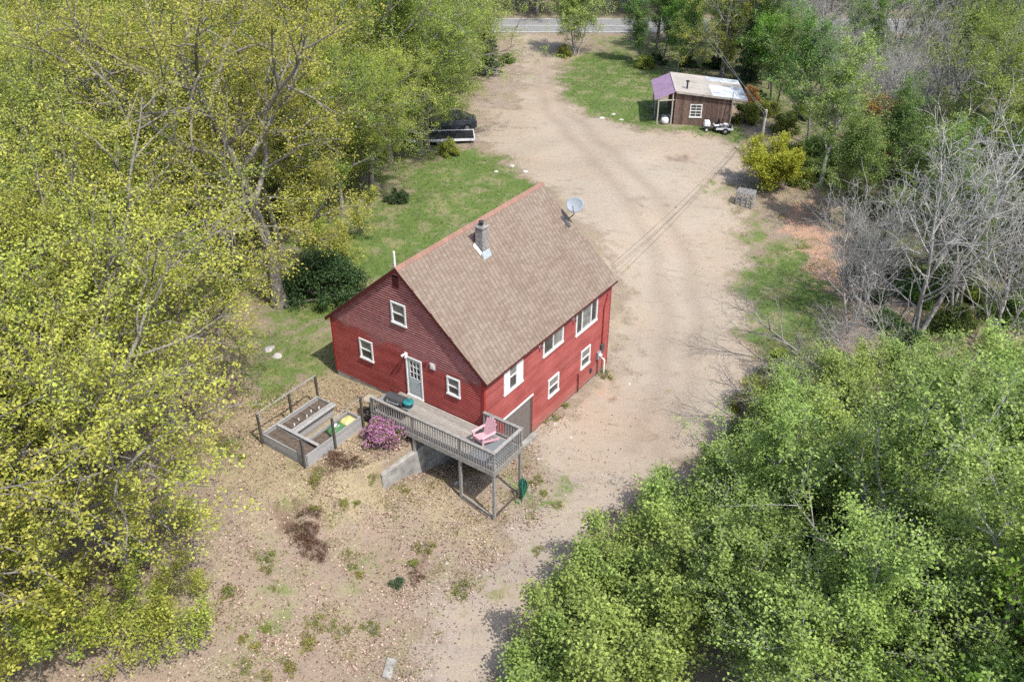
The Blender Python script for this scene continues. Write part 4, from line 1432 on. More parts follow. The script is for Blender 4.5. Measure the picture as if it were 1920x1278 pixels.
# ladder-like leaning pole in front of the shed
wx, wy = sh_w(4.7, -.85)
lp = link('leaning_pole', MB().tube([(0, 0, -.05), (.08, .12, 1.4), (.12, .5, 3.3)], [.05, .045, .035], 8).mesh('leaning_pole'), 'bark_grey', None, (wx, wy, T(wx, wy)))
tag(lp, 'thin grey bare pole leaning on the front eave of the shed', 'pole')
# riding mower and cart in front of the shed
wx, wy = sh_w(2.75, -.95)
mow = thing('riding_mower', 'white and black riding mower parked under the shed window', 'mower', (wx, wy, T(wx, wy)), SR + .1)
MB().box(-.25, .3, -.26, .26, .38, .78).build('hood', 'steel_white', mow, bevel=.07)
MB().box(-.2, .24, -.2, .2, .78, .9).build('cowl', 'steel_white', mow, bevel=.05)
MB().box(-.35, 1.15, -.2, .2, .24, .4).build('chassis', 'dark_metal', mow, bevel=.02)
MB().box(.62, 1.12, -.34, .34, .4, .56).build('fender', 'steel_white', mow, bevel=.06)
MB().box(.72, 1.02, -.2, .2, .56, .68).box(1.0, 1.1, -.2, .2, .6, 1.0).build('seat', 'rubber', mow, bevel=.04)
MB().tube([(.32, 0, .6), (.48, 0, .98)], .025, 8).build('steering_column', 'dark_metal', mow)
MB().tube([(.48 + .1 * math.cos(t_ * .7854), .19 * math.sin(t_ * .7854), .98 + .09 * math.cos(t_ * .7854)) for t_ in range(9)], .018, 6, False).build('steering_wheel', 'rubber', mow)
for x, r in ((-.05, .19), (.88, .25)):
    for s in (-1, 1):
        wl = MB().tube([(x, s * .30, r), (x, s * .44, r)], r, 16).build('wheel', 'rubber', mow)
        MB().tube([(x, s * .441, r), (x, s * .452, r)], r * .5, 12).build('rim', 'steel_white', wl)
wx, wy = sh_w(4.35, -1.05)
cart = thing('utility_cart', 'low two-wheeled flat utility cart behind the riding mower', 'cart', (wx, wy, T(wx, wy)), SR - .05)
for k in range(5):
    MB().box(-.7, .7, -.42 + k * .17, -.42 + k * .17 + .155, .38, .415).build('bed_plank', 'grey_plank', cart)
MB().box(-.7, .7, -.46, -.43, .36, .52).box(-.7, .7, .43, .46, .36, .52).build('side_rail', 'steel_white', cart)
MB().bar((-.7, 0, .36), (-1.25, 0, .34), .05).build('tongue', 'dark_metal', cart)
MB().bar((0, -.5, .26), (0, .5, .26), .05).build('axle', 'dark_metal', cart)
for s in (-1, 1):
    wl = MB().tube([(0, s * .48, .26), (0, s * .6, .26)], .26, 16).build('wheel', 'rubber', cart)
    MB().tube([(0, s * .601, .26), (0, s * .61, .26)], .13, 12).build('rim', 'grey_metal', wl)
for i, (dx_, dy_, r_) in enumerate(((-.35, -.1, .17), (.05, .12, .2), (.42, -.05, .15))):
    a_ = cart.rotation_euler.z
    jw, jy = wx + dx_ * math.cos(a_) - dy_ * math.sin(a_), wy + dx_ * math.sin(a_) + dy_ * math.cos(a_)
    st = link('bucket', MB().lathe((0, 0, 0), [(r_ * .75, 0), (r_, .3), (r_ * 1.05, .32), (r_ * .9, .32), (r_ * .7, .1)], 14).mesh('bucket', True), ('grey_metal', 'steel_white', 'dark_metal')[i], None, (jw, jy, T(wx, wy) + .416))
    tag(st, ('grey', 'white', 'black')[i] + ' bucket standing on the flat utility cart', 'bucket', None)

# wooden crate frame by the yellow bush
kx, ky = ground(1396, 384)
crate = thing('pallet_crate', 'weathered grey slatted wooden crate by the yellow bush', 'crate', (kx, ky, T(kx, ky)), math.radians(-24))
for k in range(4):
    z_ = .06 + k * .3
    MB().box(-.62, .62, -.45, -.41, z_, z_ + .1).build('slat', 'grey_plank', crate)
    MB().box(-.62, .62, .41, .45, z_, z_ + .1).build('slat', 'grey_plank', crate)
for x in (-.6, -.2, .2, .56):
    MB().box(x, x + .07, -.50, -.452, 0, 1.12).build('upright', 'grey_plank', crate)
    MB().box(x, x + .07, .452, .5, 0, 1.12).build('upright', 'grey_plank', crate)
for x in (-.66, .62):
    for k in range(4):
        MB().box(x, x + .04, -.44, .44, .06 + k * .3, .16 + k * .3).build('slat', 'grey_plank', crate)
for k in range(4):
    MB().box(-.64, .64, -.42 + k * .24, -.32 + k * .24, 1.06, 1.1).build('top_slat', 'grey_plank', crate)

# service pole with wires to the house, and the line pole by the road
px_, py_, _ = at(1437, 207, 4.6)
pole = thing('service_pole', 'short pale wooden service pole behind the yellow bush', 'pole', (px_, py_, T(px_, py_)))
ph = 4.65 - T(px_, py_)
MB().tube([(0, 0, -.3), (.0, .0, ph)], [.12, .10], 10).build('shaft', 'pole_wood', pole)
MB().box(-.14, .0, -.16, -.08, ph - .5, ph - .2).build('bracket', 'dark_metal', pole)
lx_, ly_ = 17.2, 108.5
lpole = thing('utility_pole', 'tall brown utility pole among the trees beside the road', 'utility pole', (lx_, ly_, T(lx_, ly_)))
MB().tube([(0, 0, -.3), (0, 0, 9.2)], [.16, .11], 10).build('shaft', 'bark_oak', lpole)
MB().box(-1.1, 1.1, -.06, .06, 8.5, 8.64).build('crossarm', 'bark_oak', lpole)
MB().lathe((.32, 0, 6.7), [(.1, 0), (.24, .06), (.24, .85), (.12, .95)], 14).build('transformer', 'grey_metal', lpole)
hw = h2w(-.5, L + .06)


def wire(a, b, sag, label, r=.014, material='wire', group='service wires'):
    pts = []
    for i in range(21):
        t = i / 20
        pts.append((a[0] + (b[0] - a[0]) * t - a[0], a[1] + (b[1] - a[1]) * t - a[1], a[2] + (b[2] - a[2]) * t - a[2] - sag * 4 * t * (1 - t)))
    o = link('overhead_wire', MB().tube(pts, r, 4).mesh('overhead_wire'), material, None, a)
    tag(o, label, 'wire', group)


for k, (dz, sg) in enumerate(((0, .55), (-.28, .8), (-.5, .7))):
    wire((hw[0] + .04 * k, hw[1] - .04 * k, 5.95 + dz * .5), (px_ - .02, py_ - .1, 4.55 + dz), sg, 'thin dark service wire strung from the red house to the pale service pole', .010)
for k in range(2):
    wire((px_, py_ + .05, 4.5 - .35 * k), (lx_ - .9 + 1.6 * k, ly_, 8.5), .5, 'thin pale wire strung from the pale service pole up to the utility pole', .013, 'wire_light', 'line wires')

# trailer and car parked under the oaks
tx, ty, _ = at(888, 265, 1.6)
tr = thing('flatbed_trailer', 'long black flatbed trailer with white edge rails under the oaks', 'trailer', (tx - 2.7, ty + .95, T(tx - 2.7, ty + 1)), math.radians(5))
for k in range(7):
    MB().box(-2.7, 2.65, -1.05 + k * .3, -1.05 + k * .3 + .285, .50, .55).build('bed_plank', 'rubber', tr)
MB().box(-2.75, 2.72, -1.14, -1.06, .42, .60).build('edge_rail', 'steel_white', tr)
MB().box(-2.75, 2.72, 1.06, 1.14, .42, .60).build('edge_rail', 'steel_white', tr)
MB().box(2.66, 2.74, -1.055, 1.055, .42, .60).build('end_rail', 'steel_white', tr)
MB().bar((-2.7, 0, .45), (-4.0, 0, .42), .1).build('tongue', 'dark_metal', tr)
for x in (-.3, .6):
    for s in (-1, 1):
        wl = MB().tube([(x, s * .82, .3), (x, s * 1.02, .3)], .3, 16).build('wheel', 'rubber', tr)
        MB().tube([(x, s * 1.021, .3), (x, s * 1.03, .3)], .17, 12).build('rim', 'grey_metal', wl)
cxr, cyr = tx - 2.1, ty + 4.3
car = thing('parked_car', 'dark car parked under the oaks behind the black trailer', 'car', (cxr, cyr, T(cxr, cyr)), math.radians(5))


def loft(secs, name, material, parent):
    """closed hull through equal-length cross-sections"""
    vs = [p for s_ in secs for p in s_]
    n = len(secs[0])
    fs = []
    for i in range(len(secs) - 1):
        for k in range(n):
            k2 = (k + 1) % n
            fs.append((i * n + k, i * n + k2, (i + 1) * n + k2, (i + 1) * n + k))
    fs += [tuple(range(n))[::-1], tuple((len(secs) - 1) * n + k for k in range(n))]
    return MB().add(vs, fs).build(name, material, parent, smooth=False, bevel=.03)


def csec(x, w, z0, z1):
    return [(x, -w, z0), (x, -w * 1.02, (z0 + z1) / 2), (x, -w * .93, z1), (x, w * .93, z1), (x, w * 1.02, (z0 + z1) / 2), (x, w, z0)]


loft([csec(-2.2, .72, .35, .62), csec(-2.05, .85, .24, .78), csec(-.8, .9, .22, .92), csec(1.2, .9, .22, .95), csec(2.05, .86, .25, .92), csec(2.2, .78, .34, .75)], 'body', 'car_paint', car)
loft([csec(-.95, .78, .9, .93), csec(-.2, .68, .9, 1.38), csec(1.0, .66, .9, 1.40), csec(1.8, .72, .9, .97)], 'cabin', 'glass', car)
MB().box(-.15, .95, -.6, .6, 1.395, 1.425).build('roof_panel', 'car_paint', car, bevel=.02)
for x in (-1.35, 1.35):
    for s in (-1, 1):
        wl = MB().tube([(x, s * .72, .32), (x, s * .93, .32)], .32, 18).build('wheel', 'rubber', car)
        MB().tube([(x, s * .931, .32), (x, s * .94, .32)], .19, 12).build('rim', 'grey_metal', wl)
for s in (-1, 1):
    MB().box(-2.2, -2.1, s * .6 - .16, s * .6 + .16, .58, .72).build('headlight', 'steel_white', car)
    MB().box(2.12, 2.2, s * .62 - .14, s * .62 + .14, .68, .8).build('tail_light', 'red_trim', car)

# pale stone slab and loose stones
qx, qy = ground(728, 1252)
sl = link('stone_slab', MB().add([(-.2, -.4, 0), (.2, -.55, 0), (.26, .4, 0), (-.12, .52, 0), (-.17, -.42, .11), (.15, -.46, .09), (.2, .34, .12), (-.08, .44, .1)], BOXF).mesh('stone_slab'), 'concrete', None, (qx, qy, T(qx, qy) - .03))
tag(sl, 'pale flat stone slab lying in the leaf litter', 'stone')
smesh = []
for k in range(5):
    mb = MB()
    n_ = 7
    mb.lathe((0, 0, 0), [(.7, -.2), (1, .1), (.8, .45), (.35, .6)], n_)
    mb.v = [(x * rs.uniform(.8, 1.2), y * rs.uniform(.8, 1.2), z_ * rs.uniform(.85, 1.15)) for x, y, z_ in mb.v]
    me = mb.mesh('stone')
    me.materials.append(M['stone'])
    smesh.append(me)
STP = [(505, 655, .35), (520, 668, .3), (1180, 720, .12), (960, 990, .09), (1010, 860, .1), (1070, 820, .1), (860, 1120, .1), (905, 1100, .08), (1150, 215, .25), (1128, 222, .3), (1165, 225, .22), (1262, 224, .15), (960, 312, .3), (985, 322, .25), (930, 322, .2), (1025, 800, .09), (1040, 795, .12), (940, 1040, .07), (838, 1055, .08), (650, 860, .1), (855, 905, .12)]
for px0, py0, r_ in STP:
    qx, qy = ground(px0, py0)
    o = bpy.data.objects.new('stone', smesh[rs.randrange(5)])
    COL.objects.link(o)
    o.location = (qx, qy, T(qx, qy))
    o.scale = (r_, r_ * .8, r_ * .7)
    o.rotation_euler = (0, 0, rs.uniform(0, 6))
    tag(o, 'small pale rounded stone lying loose in the yard', 'stone', 'loose stones in the yard')

# ------------------------------------------------------------------ vegetation generators
def rot_axis(v, k, a):
    c, s = math.cos(a), math.sin(a)
    return v * c + np.cross(k, v) * s + k * (k @ v) * (1 - c)


def perp(d, rng):
    a = rng.normal(size=3)
    a -= d * (a @ d)
    return a / (np.linalg.norm(a) + 1e-9)


def grow(rng, p, d, ln, r, lvl, S, out, tips):
    n = S['seg'][lvl]
    step = ln / n
    P, Rr, D = [p], [r], [d]
    for i in range(n):
        d = d + rng.normal(0, S['wob'][lvl], 3)
        d[2] += S['trop'][lvl]
        d = d / np.linalg.norm(d)
        p = p + d * step
        P.append(p)
        D.append(d)
        Rr.append(max(r * (1 - (i + 1) / n * (1 - S['tap'][lvl])), .006))
    out.append((np.array(P), np.array(Rr), S['sides'][lvl]))
    if lvl == S['max']:
        for t in S['tip_t']:
            q = t * n
            i = min(int(q), n - 1)
            tips.append((P[i] + (P[i + 1] - P[i]) * (q - i), D[i]))
        return
    if lvl == S['max'] - 1:
        for t in (.55, .85):
            i = min(int(t * n), n - 1)
            tips.append((P[i], D[i]))
    nc = S['nch'][lvl]
    az = rng.uniform(0, 6.28)
    for k in range(nc):
        t = S['t0'][lvl] + (S['t1'][lvl] - S['t0'][lvl]) * (k + rng.uniform(.1, .9)) / nc
        q = t * n
        i = min(int(q), n - 1)
        bp = P[i] + (P[i + 1] - P[i]) * (q - i)
        pd = D[i + 1]
        az += 2.4 + rng.uniform(-.4, .4)
        ax0 = np.cross(pd, [0, 0, 1.0]) if abs(pd[2]) < .95 else np.array([1.0, 0, 0])
        ax0 = ax0 / np.linalg.norm(ax0)
        ax = rot_axis(ax0, pd, az)
        cd = rot_axis(pd, ax, S['ang'][lvl] * rng.uniform(.75, 1.25))
        shp = S['shape'][lvl](t)
        cl = ln * S['lr'][lvl] * shp * rng.uniform(*S.get('var', (.75, 1.2)))
        cr = min(Rr[i] * .75, r * S['rr'][lvl] * (.6 + .4 * shp))
        grow(rng, bp, cd, cl, max(cr, S.get('minr', .007)), lvl + 1, S, out, tips)


def wood_mesh(name, out):
    V_, Q_ = [], []
    base = 0
    for P, Rr, sd in out:
        n = len(P)
        D = np.gradient(P, axis=0)
        D /= np.linalg.norm(D, axis=1, keepdims=True) + 1e-9
        up = np.where(np.abs(D[:, 2:3]) < .9, [[0, 0, 1.0]], [[1.0, 0, 0]])
        r1 = np.cross(D, up)
        r1 /= np.linalg.norm(r1, axis=1, keepdims=True) + 1e-9
        r2 = np.cross(r1, D)
        a = np.arange(sd) * 2 * math.pi / sd
        ring = P[:, None] + Rr[:, None, None] * (r1[:, None] * np.cos(a)[None, :, None] + r2[:, None] * np.sin(a)[None, :, None])
        V_.append(ring.reshape(-1, 3))
        i = np.arange(n - 1)[:, None] * sd
        k = np.arange(sd)[None]
        k2 = (k + 1) % sd
        Q_.append(np.stack([i + k, i + k2, i + sd + k2, i + sd + k], -1).reshape(-1, 4) + base)
        base += n * sd
    return np_mesh(name, np.concatenate(V_), np.concatenate(Q_), None, True)


def leaf_mesh(name, C, rng, size, aspect=.55, up=.5, tint=None, jit=.3):
    """one folded rhombus per centre; up biases leaf normals skywards"""
    n = len(C)
    nr = rng.normal(size=(n, 3))
    nr[:, 2] = np.abs(nr[:, 2]) + up
    nr /= np.linalg.norm(nr, axis=1, keepdims=True)
    a = rng.normal(size=(n, 3))
    a -= nr * (a * nr).sum(1, keepdims=True)
    a /= np.linalg.norm(a, axis=1, keepdims=True)
    b = np.cross(nr, a)
    s = size * rng.uniform(1 - jit, 1 + jit, (n, 1))
    w = s * aspect
    fold = nr * (s * .12)
    Vv = np.stack([C - a * s * .5, C + b * w * .5 + fold, C + a * s * .5, C - b * w * .5 + fold], 1).reshape(-1, 3)
    q = np.arange(n * 4).reshape(n, 4)
    if tint is None:
        tint = rng.random(n)
    return np_mesh(name, Vv, q, tint)


def tufts(tips, rng, per, spread, flat_=.8):
    P = np.array([t[0] for t in tips])
    n = len(P)
    off = rng.normal(size=(n, per, 3)) * spread
    off[:, :, 2] *= flat_
    tt = rng.uniform(.3, .95, (n, 1)) + rng.uniform(-.25, .25, (n, per))
    return (P[:, None] + off).reshape(-1, 3), np.clip(tt, 0, 1).ravel()


one = lambda t: 1.0
ell = lambda t: .55 + .75 * math.sin(math.pi * min(max((t - .2) / .9, 0), 1)) - .25 * t
cone = lambda t: 1.15 - .85 * t

OAK = dict(max=3, seg=[9, 7, 5, 3], wob=[.07, .16, .18, .2], trop=[.03, .07, .03, .02], tap=[.28, .25, .3, .4], sides=[9, 6, 4, 3], nch=[15, 8, 5, 0],
           t0=[.27, .2, .2, 0], t1=[.99, .98, 1, 1], ang=[1.05, .85, .8, .7], lr=[.53, .50, .50, 0], rr=[.42, .5, .5, .5], shape=[ell, one, one, one], tip_t=(.35, .7, 1.0))
BIRCH = dict(var=(.4, 1.5), max=3, seg=[10, 6, 4, 3], wob=[.05, .1, .15, .2], trop=[.05, .12, .05, .0], tap=[.15, .2, .3, .4], sides=[8, 5, 4, 3], nch=[17, 6, 4, 0],
             t0=[.2, .2, .2, 0], t1=[.99, 1, 1, 1], ang=[.85, .75, .75, .7], lr=[.46, .5, .5, 0], rr=[.4, .5, .5, .5], shape=[cone, one, one, one], tip_t=(.4, .75, 1.0))
BARE = dict(minr=.013, var=(.6, 1.3), max=3, seg=[10, 7, 5, 3], wob=[.06, .09, .12, .14], trop=[.05, .07, .03, .0], tap=[.15, .15, .2, .4], sides=[7, 5, 3, 3], nch=[14, 6, 4, 0],
            t0=[.18, .15, .15, 0], t1=[.99, 1, 1, 1], ang=[.75, .7, .7, .7], lr=[.48, .45, .5, 0], rr=[.5, .5, .5, .5], shape=[cone, one, one, one], tip_t=(1.0,))
SAPL = dict(max=2, seg=[7, 5, 3], wob=[.08, .13, .2], trop=[.05, .1, .03], tap=[.2, .25, .4], sides=[6, 4, 3], nch=[15, 7, 0],
            t0=[.12, .15, 0], t1=[.99, 1, 1], ang=[.8, .75, .7], lr=[.45, .5, 0], rr=[.45, .5, .5], shape=[cone, one, one], tip_t=(.25, .5, .75, 1.0))

PROTO = {}


def proto(key, name, seed, spec, H, r, bark, leafm, per, spread, size, aspect=.55, stems=1, lean=.05, up=.9, splay=.35):
    rng = np.random.default_rng(seed)
    out, tips = [], []
    for k in range(stems):
        a = 6.283 * k / max(stems, 1) + rng.uniform(-.5, .5)
        s_ = (lean if stems == 1 else splay * rng.uniform(.4, 1.2))
        d = np.array([math.cos(a) * s_, math.sin(a) * s_, 1.0])
        d /= np.linalg.norm(d)
        p = np.array([math.cos(a) * .12, math.sin(a) * .12, -.25]) if stems > 1 else np.array([0, 0, -.3])
        f = 1 if k == 0 else rng.uniform(.7, 1.0)
        grow(rng, p, d, H * f, r * f * (1 if stems == 1 else .7), 0, spec, out, tips)
    if stems == 1:       # root flare
        P, Rr, sd = out[0]
        Rr[0] *= 1.5
    wm = wood_mesh('trunk', out)
    wm.materials.append(M[bark])
    lm = None
    if per:
        C, tt = tufts(tips, rng, per, spread)
        lm = leaf_mesh('crown', C, rng, size, aspect, up, tt)
        lm.materials.append(M[leafm])
    PROTO[key] = (name, wm, lm)


proto('oakA', 'oak_tree', 11, OAK, 12.5, .33, 'bark_oak', 'leaf_oak', 30, .20, .112)
proto('oakB', 'oak_tree', 23, OAK, 11.5, .30, 'bark_oak', 'leaf_oak', 30, .20, .112)
proto('oakC', 'oak_tree', 37, OAK, 13.5, .36, 'bark_oak', 'leaf_oak', 30, .20, .112)
proto('oakN', 'oak_tree', 29, OAK, 12, .33, 'bark_oak', 'leaf_oak', 18, .17, .135)
proto('oliveA', 'maple_tree', 41, OAK, 12, .28, 'bark_oak', 'leaf_olive', 22, .21, .135)
proto('oliveB', 'maple_tree', 43, OAK, 11, .26, 'bark_grey', 'leaf_olive', 22, .21, .135)
proto('birchA', 'birch_tree', 51, BIRCH, 10.5, .19, 'bark_pale', 'leaf_birch', 13, .17, .125, .62)
proto('birchB', 'birch_tree', 53, BIRCH, 9.5, .17, 'bark_pale', 'leaf_birch', 13, .17, .125, .62)
proto('birchC', 'birch_tree', 57, BIRCH, 8, .13, 'bark_pale', 'leaf_birch', 6, .17, .145, .62, stems=3, splay=.28)
proto('greenA', 'poplar_tree', 61, BIRCH, 10, .14, 'bark_grey', 'leaf_green', 15, .2, .13, .62)
proto('greenB', 'poplar_tree', 63, BIRCH, 8.5, .12, 'bark_oak', 'leaf_green', 15, .2, .13, .62)
proto('bareA', 'bare_tree', 71, BARE, 10.5, .15, 'bark_pale', None, 0, 0, 0, stems=3, splay=.35)
proto('bareB', 'bare_tree', 73, BARE, 9, .13, 'bark_pale', None, 0, 0, 0, stems=4, splay=.5)
proto('bareC', 'bare_tree', 77, BARE, 12, .16, 'bark_grey', None, 0, 0, 0)
proto('sapA', 'sapling', 81, SAPL, 4.2, .05, 'bark_oak', 'leaf_birch', 4, .17, .145, .6, stems=3, splay=.45)
proto('sapB', 'sapling', 83, SAPL, 3.4, .045, 'bark_oak', 'leaf_birch', 3, .18, .145, .6, stems=4, splay=.6)
proto('oakling', 'sapling', 85, dict(SAPL, nch=[9, 5, 0]), 4.0, .05, 'bark_oak', 'leaf_oak', 6, .13, .135, .55, stems=2, splay=.5)
proto('yellow', 'yellow_bush', 87, SAPL, 4.1, .05, 'bark_oak', 'leaf_yellow', 8, .14, .13, .6, stems=6, splay=.42)
proto('orange', 'sapling', 91, SAPL, 4.5, .05, 'bark_oak', 'leaf_orange', 8, .15, .13, .6, stems=3, splay=.3)
proto('bright', 'birch_tree', 95, BIRCH, 8.5, .12, 'bark_grey', 'leaf_bright', 11, .2, .15, .65)
proto('brushA', 'bare_shrub', 97, dict(SAPL, nch=[12, 6, 0]), 2.6, .03, 'bark_grey', None, 0, 0, 0, stems=8, splay=.8)


def conifer(key, seed, H, R0):
    rng = np.random.default_rng(seed)
    out = [(np.array([[0, 0, -.2], [0, 0, H * .5], [0, 0, H]]), np.array([.14, .09, .02]) * H / 8, 7)]
    C, tt = [], []
    z_ = H * .1
    while z_ < H * .98:
        rr = R0 * (1 - z_ / H) ** .8 + .1
        nb_ = 6
        a0 = rng.uniform(0, 6.28)
        for k in range(nb_):
            a = a0 + k * 6.283 / nb_ + rng.uniform(-.3, .3)
            ln = rr * rng.uniform(.7, 1.15)
            d = np.array([math.cos(a), math.sin(a), rng.uniform(-.05, .3)])
            P = np.array([[0, 0, z_] + d * ln * t - np.array([0, 0, .25 * t * t * ln * .4]) for t in (0, .35, .7, 1)])
            out.append((P, np.array([.03, .022, .015, .008]), 3))
            m_ = int(26 * ln + 8)
            t = rng.uniform(.15, 1, m_)
            c = np.array([0, 0, z_]) + d * ln * t[:, None]
            c[:, 2] -= .1 * t * t * ln
            side = np.cross(d, [0, 0, 1])
            c += side * rng.normal(0, .16, (m_, 1)) * ln * (1.1 - t[:, None]) + rng.normal(0, .05, (m_, 3))
            C.append(np.repeat(c, 4, 0) + rng.normal(0, .09, (m_ * 4, 3)))
            tt.append(np.clip(np.repeat(rng.random(m_), 4) * .6 + rng.random(m_ * 4) * .4, 0, 1))
        z_ += H * .055
    wm = wood_mesh('trunk', out)
    wm.materials.append(M['bark_oak'])
    lm = leaf_mesh('crown', np.concatenate(C), rng, .2, .28, .4, np.concatenate(tt))
    lm.materials.append(M['leaf_needle'])
    PROTO[key] = ('pine_tree', wm, lm)


conifer('pineA', 5, 7.5, 2.2)
conifer('pineB', 6, 10, 2.6)


def bush(key, name, seed, rx, rz_, n, size, leafm, bark='bark_oak', aspect=.5, flowers=None, nfl=0, clumps=26):
    rng = np.random.default_rng(seed)
    cl = rng.normal(size=(clumps, 3))
    cl /= np.linalg.norm(cl, axis=1, keepdims=True)
    cl *= rng.uniform(.45, .95, (clumps, 1))
    cl[:, 2] = np.abs(cl[:, 2])
    cen = cl * [rx, rx, rz_] + [0, 0, rz_ * .12]
    rad = rng.uniform(.22, .42, clumps) * rx
    ii = rng.integers(0, clumps, n)
    off = rng.normal(size=(n, 3))
    off /= np.linalg.norm(off, axis=1, keepdims=True)
    off *= (rng.random((n, 1)) ** .5) * rad[ii][:, None]
    off[:, 2] *= .8
    C = cen[ii] + off
    C[:, 2] = np.maximum(C[:, 2], .05)
    out = []
    for c in cen:
        out.append((np.array([[0, 0, -.1], c * [.3, .3, .45], c * [.75, .75, .8], c]), np.array([.035, .028, .02, .008]) * max(rx, .5), 4))
    tt = np.clip(rng.uniform(.1, .9, clumps)[ii] * .5 + rng.random(n) * .5, 0, 1)
    wm = wood_mesh('stems', out)
    wm.materials.append(M[bark])
    lm = leaf_mesh('foliage', C, rng, size, aspect, .5, tt)
    lm.materials.append(M[leafm])
    fm = None
    if nfl:
        jj = rng.integers(0, clumps, nfl)
        off = rng.normal(size=(nfl, 3))
        off[:, 2] = np.abs(off[:, 2]) * .8
        off /= np.linalg.norm(off, axis=1, keepdims=True)
        C = cen[jj] + off * rad[jj][:, None] * rng.uniform(.85, 1.08, (nfl, 1))
        fm = leaf_mesh('blossom', C, rng, size * .9, .9, .8)
        fm.materials.append(M[flowers])
    PROTO[key] = (name, wm, lm, fm)


bush('rhodo', 'evergreen_shrub', 101, 2.3, 2.9, 14000, .17, 'leaf_dark', aspect=.42, clumps=40)
bush('azalea', 'azalea_bush', 103, .85, .85, 2200, .07, 'leaf_weed', flowers='flower_pink', nfl=4200, clumps=24)
bush('weedA', 'weed_clump', 105, .45, .30, 330, .075, 'leaf_weed', clumps=10)
bush('weedB', 'weed_clump', 107, .65, .24, 380, .075, 'leaf_weed', clumps=12)
bush('evergreen', 'evergreen_shrub', 109, .36, .45, 1300, .055, 'leaf_needle', aspect=.3, clumps=12)
bush('shrubG', 'leafy_shrub', 111, 1.1, 1.2, 5200, .11, 'leaf_green', clumps=26)
bush('shrubO', 'leafy_shrub', 113, 1.2, 1.3, 5200, .11, 'leaf_olive', clumps=26)
bush('shrubD', 'leafy_shrub', 115, .9, .8, 4200, .10, 'leaf_dark', clumps=22)
bush('duff', 'dead_fern_clump', 117, .6, .14, 420, .13, 'needle_brown', aspect=.16, clumps=16)

rv = random.Random(77)


LOOK = {'birchA': 'pale-stemmed', 'birchB': 'slender', 'birchC': 'several-stemmed', 'oakA': 'round-crowned', 'oakB': 'spreading', 'oakC': 'tall', 'oakN': 'coarse-leaved', 'greenA': 'dark green poplar', 'greenB': 'bushy green poplar', 'oliveA': 'broad olive-green maple', 'oliveB': 'upright olive-green maple', 'pineB': 'dark pine', 'bright': 'vivid green birch', 'bareA': 'several-stemmed', 'bareB': 'low spreading', 'bareC': 'single-stemmed', 'sapA': 'upright', 'sapB': 'bushy', 'shrubG': 'green', 'shrubO': 'olive', 'shrubD': 'dark green', 'brushA': 'bare twiggy'}


def plant(key, x, y, label, cat, group=None, s=1.0, rz_=None, lean=(0, 0), sz=None):
    pr = PROTO[key]
    if group and key in LOOK:
        size = '' if .84 <= s <= 1.0 else ('small ' if s < .84 else 'large ')
        lk = LOOK[key]
        if key[:5] in ('birch', 'brigh') and 'young birch' not in label and 'birch' not in lk:
            lk += ' birch'
        if key[:3] == 'oak' and 'oak' not in label:
            lk += ' oak'
        for w_ in ('mixed green tree', 'dense green tree', 'olive-green leafy tree', 'leafy tree'):
            if label.startswith(w_):
                label = label[len(w_) + 1:]
                break
        else:
            for w_ in ('small green sapling', 'tall leafless grey tree', 'young birch', 'yellow-green spring oak', 'leafy undergrowth shrub', 'dense shrub', 'green leafy shrub', 'dead grey brushwood shrub'):
                if label.startswith(w_):
                    lk += ' ' + w_.split(' ', 1)[1] if w_.split(' ', 1)[0] in ('small', 'tall', 'green', 'dense', 'leafy') else ' ' + w_
                    label = label[len(w_) + 1:]
                    break
        label = size + lk + ' ' + label
        label = label[0] + label[1:]
    o = thing(pr[0], label, cat, (x, y, T(x, y) - .02), rv.uniform(0, 6.28) if rz_ is None else rz_, group)
    o.rotation_euler = (lean[0], lean[1], o.rotation_euler.z)
    o.scale = (s, s, sz or s)
    for nm, me in zip(('trunk', 'crown', 'blossom') if pr[1].name.startswith('trunk') else ('stems', 'foliage', 'blossom'), pr[1:]):
        if me is not None:
            link(nm, me, None, o)
    return o


# --- signature trees first
plant('oakC', *ground(526, 572), 'tall oak with thick grey trunk standing beside the dark evergreen shrub', 'tree', s=1.1, rz_=.4, lean=(0, -.10))
plant('oakC', -17.8, 65.8, 'tall oak with straight dark trunk rising over the back lawn', 'tree', s=1.15, rz_=2.1)
plant('oakN', -14.2, 23.2, 'oak with pale mottled trunk standing over the leaf litter slope', 'tree', s=.86, rz_=1.0)
plant('oakN', -17.3, 21.0, 'thick-trunked oak rooted in the shady leaf litter near the slope edge', 'tree', s=.86, rz_=3.0)
plant('oakA', -15.6, 32.5, 'broad yellow-green oak leaning over the dry grass by the garden bed', 'tree', s=.92, rz_=4.4)
plant('oliveA', -9.6, 66.6, 'wide olive-green oak overhanging the black trailer and the back lawn', 'tree', s=.95, rz_=.9)
plant('oliveB', -8.6, 84.0, 'olive-green leafy tree beside the drive behind the parked car', 'tree', s=.98, rz_=2.4)
plant('oakB', -13.2, 58.6, 'yellow-green oak shading the far edge of the back lawn', 'tree', s=.85, rz_=5.0)
plant('oliveB', -7.2, 93.5, 'olive-green leafy tree beside the young pine on the drive', 'tree', s=.9, rz_=1.4)
plant('oakB', -14.5, 50.2, 'thin-crowned oak behind the large dark evergreen shrub', 'tree', s=.78, rz_=3.3)
plant('oliveA', -7.0, 70.2, 'olive-green tree standing right in front of the black trailer', 'tree', s=.88, rz_=4.0)
plant('oliveB', tx - 4.2, ty - 2.2, 'leafy olive-green tree with low limbs hanging over the black trailer', 'tree', s=.78, rz_=1.2)
plant('oliveB', -9.6, 79.6, 'olive-green tree at the tail of the parked car', 'tree', s=.95, rz_=.2)
plant('oliveA', -6.0, 88.6, 'olive-green tree at the drive between the parked car and the young pine', 'tree', s=.85, rz_=2.9)
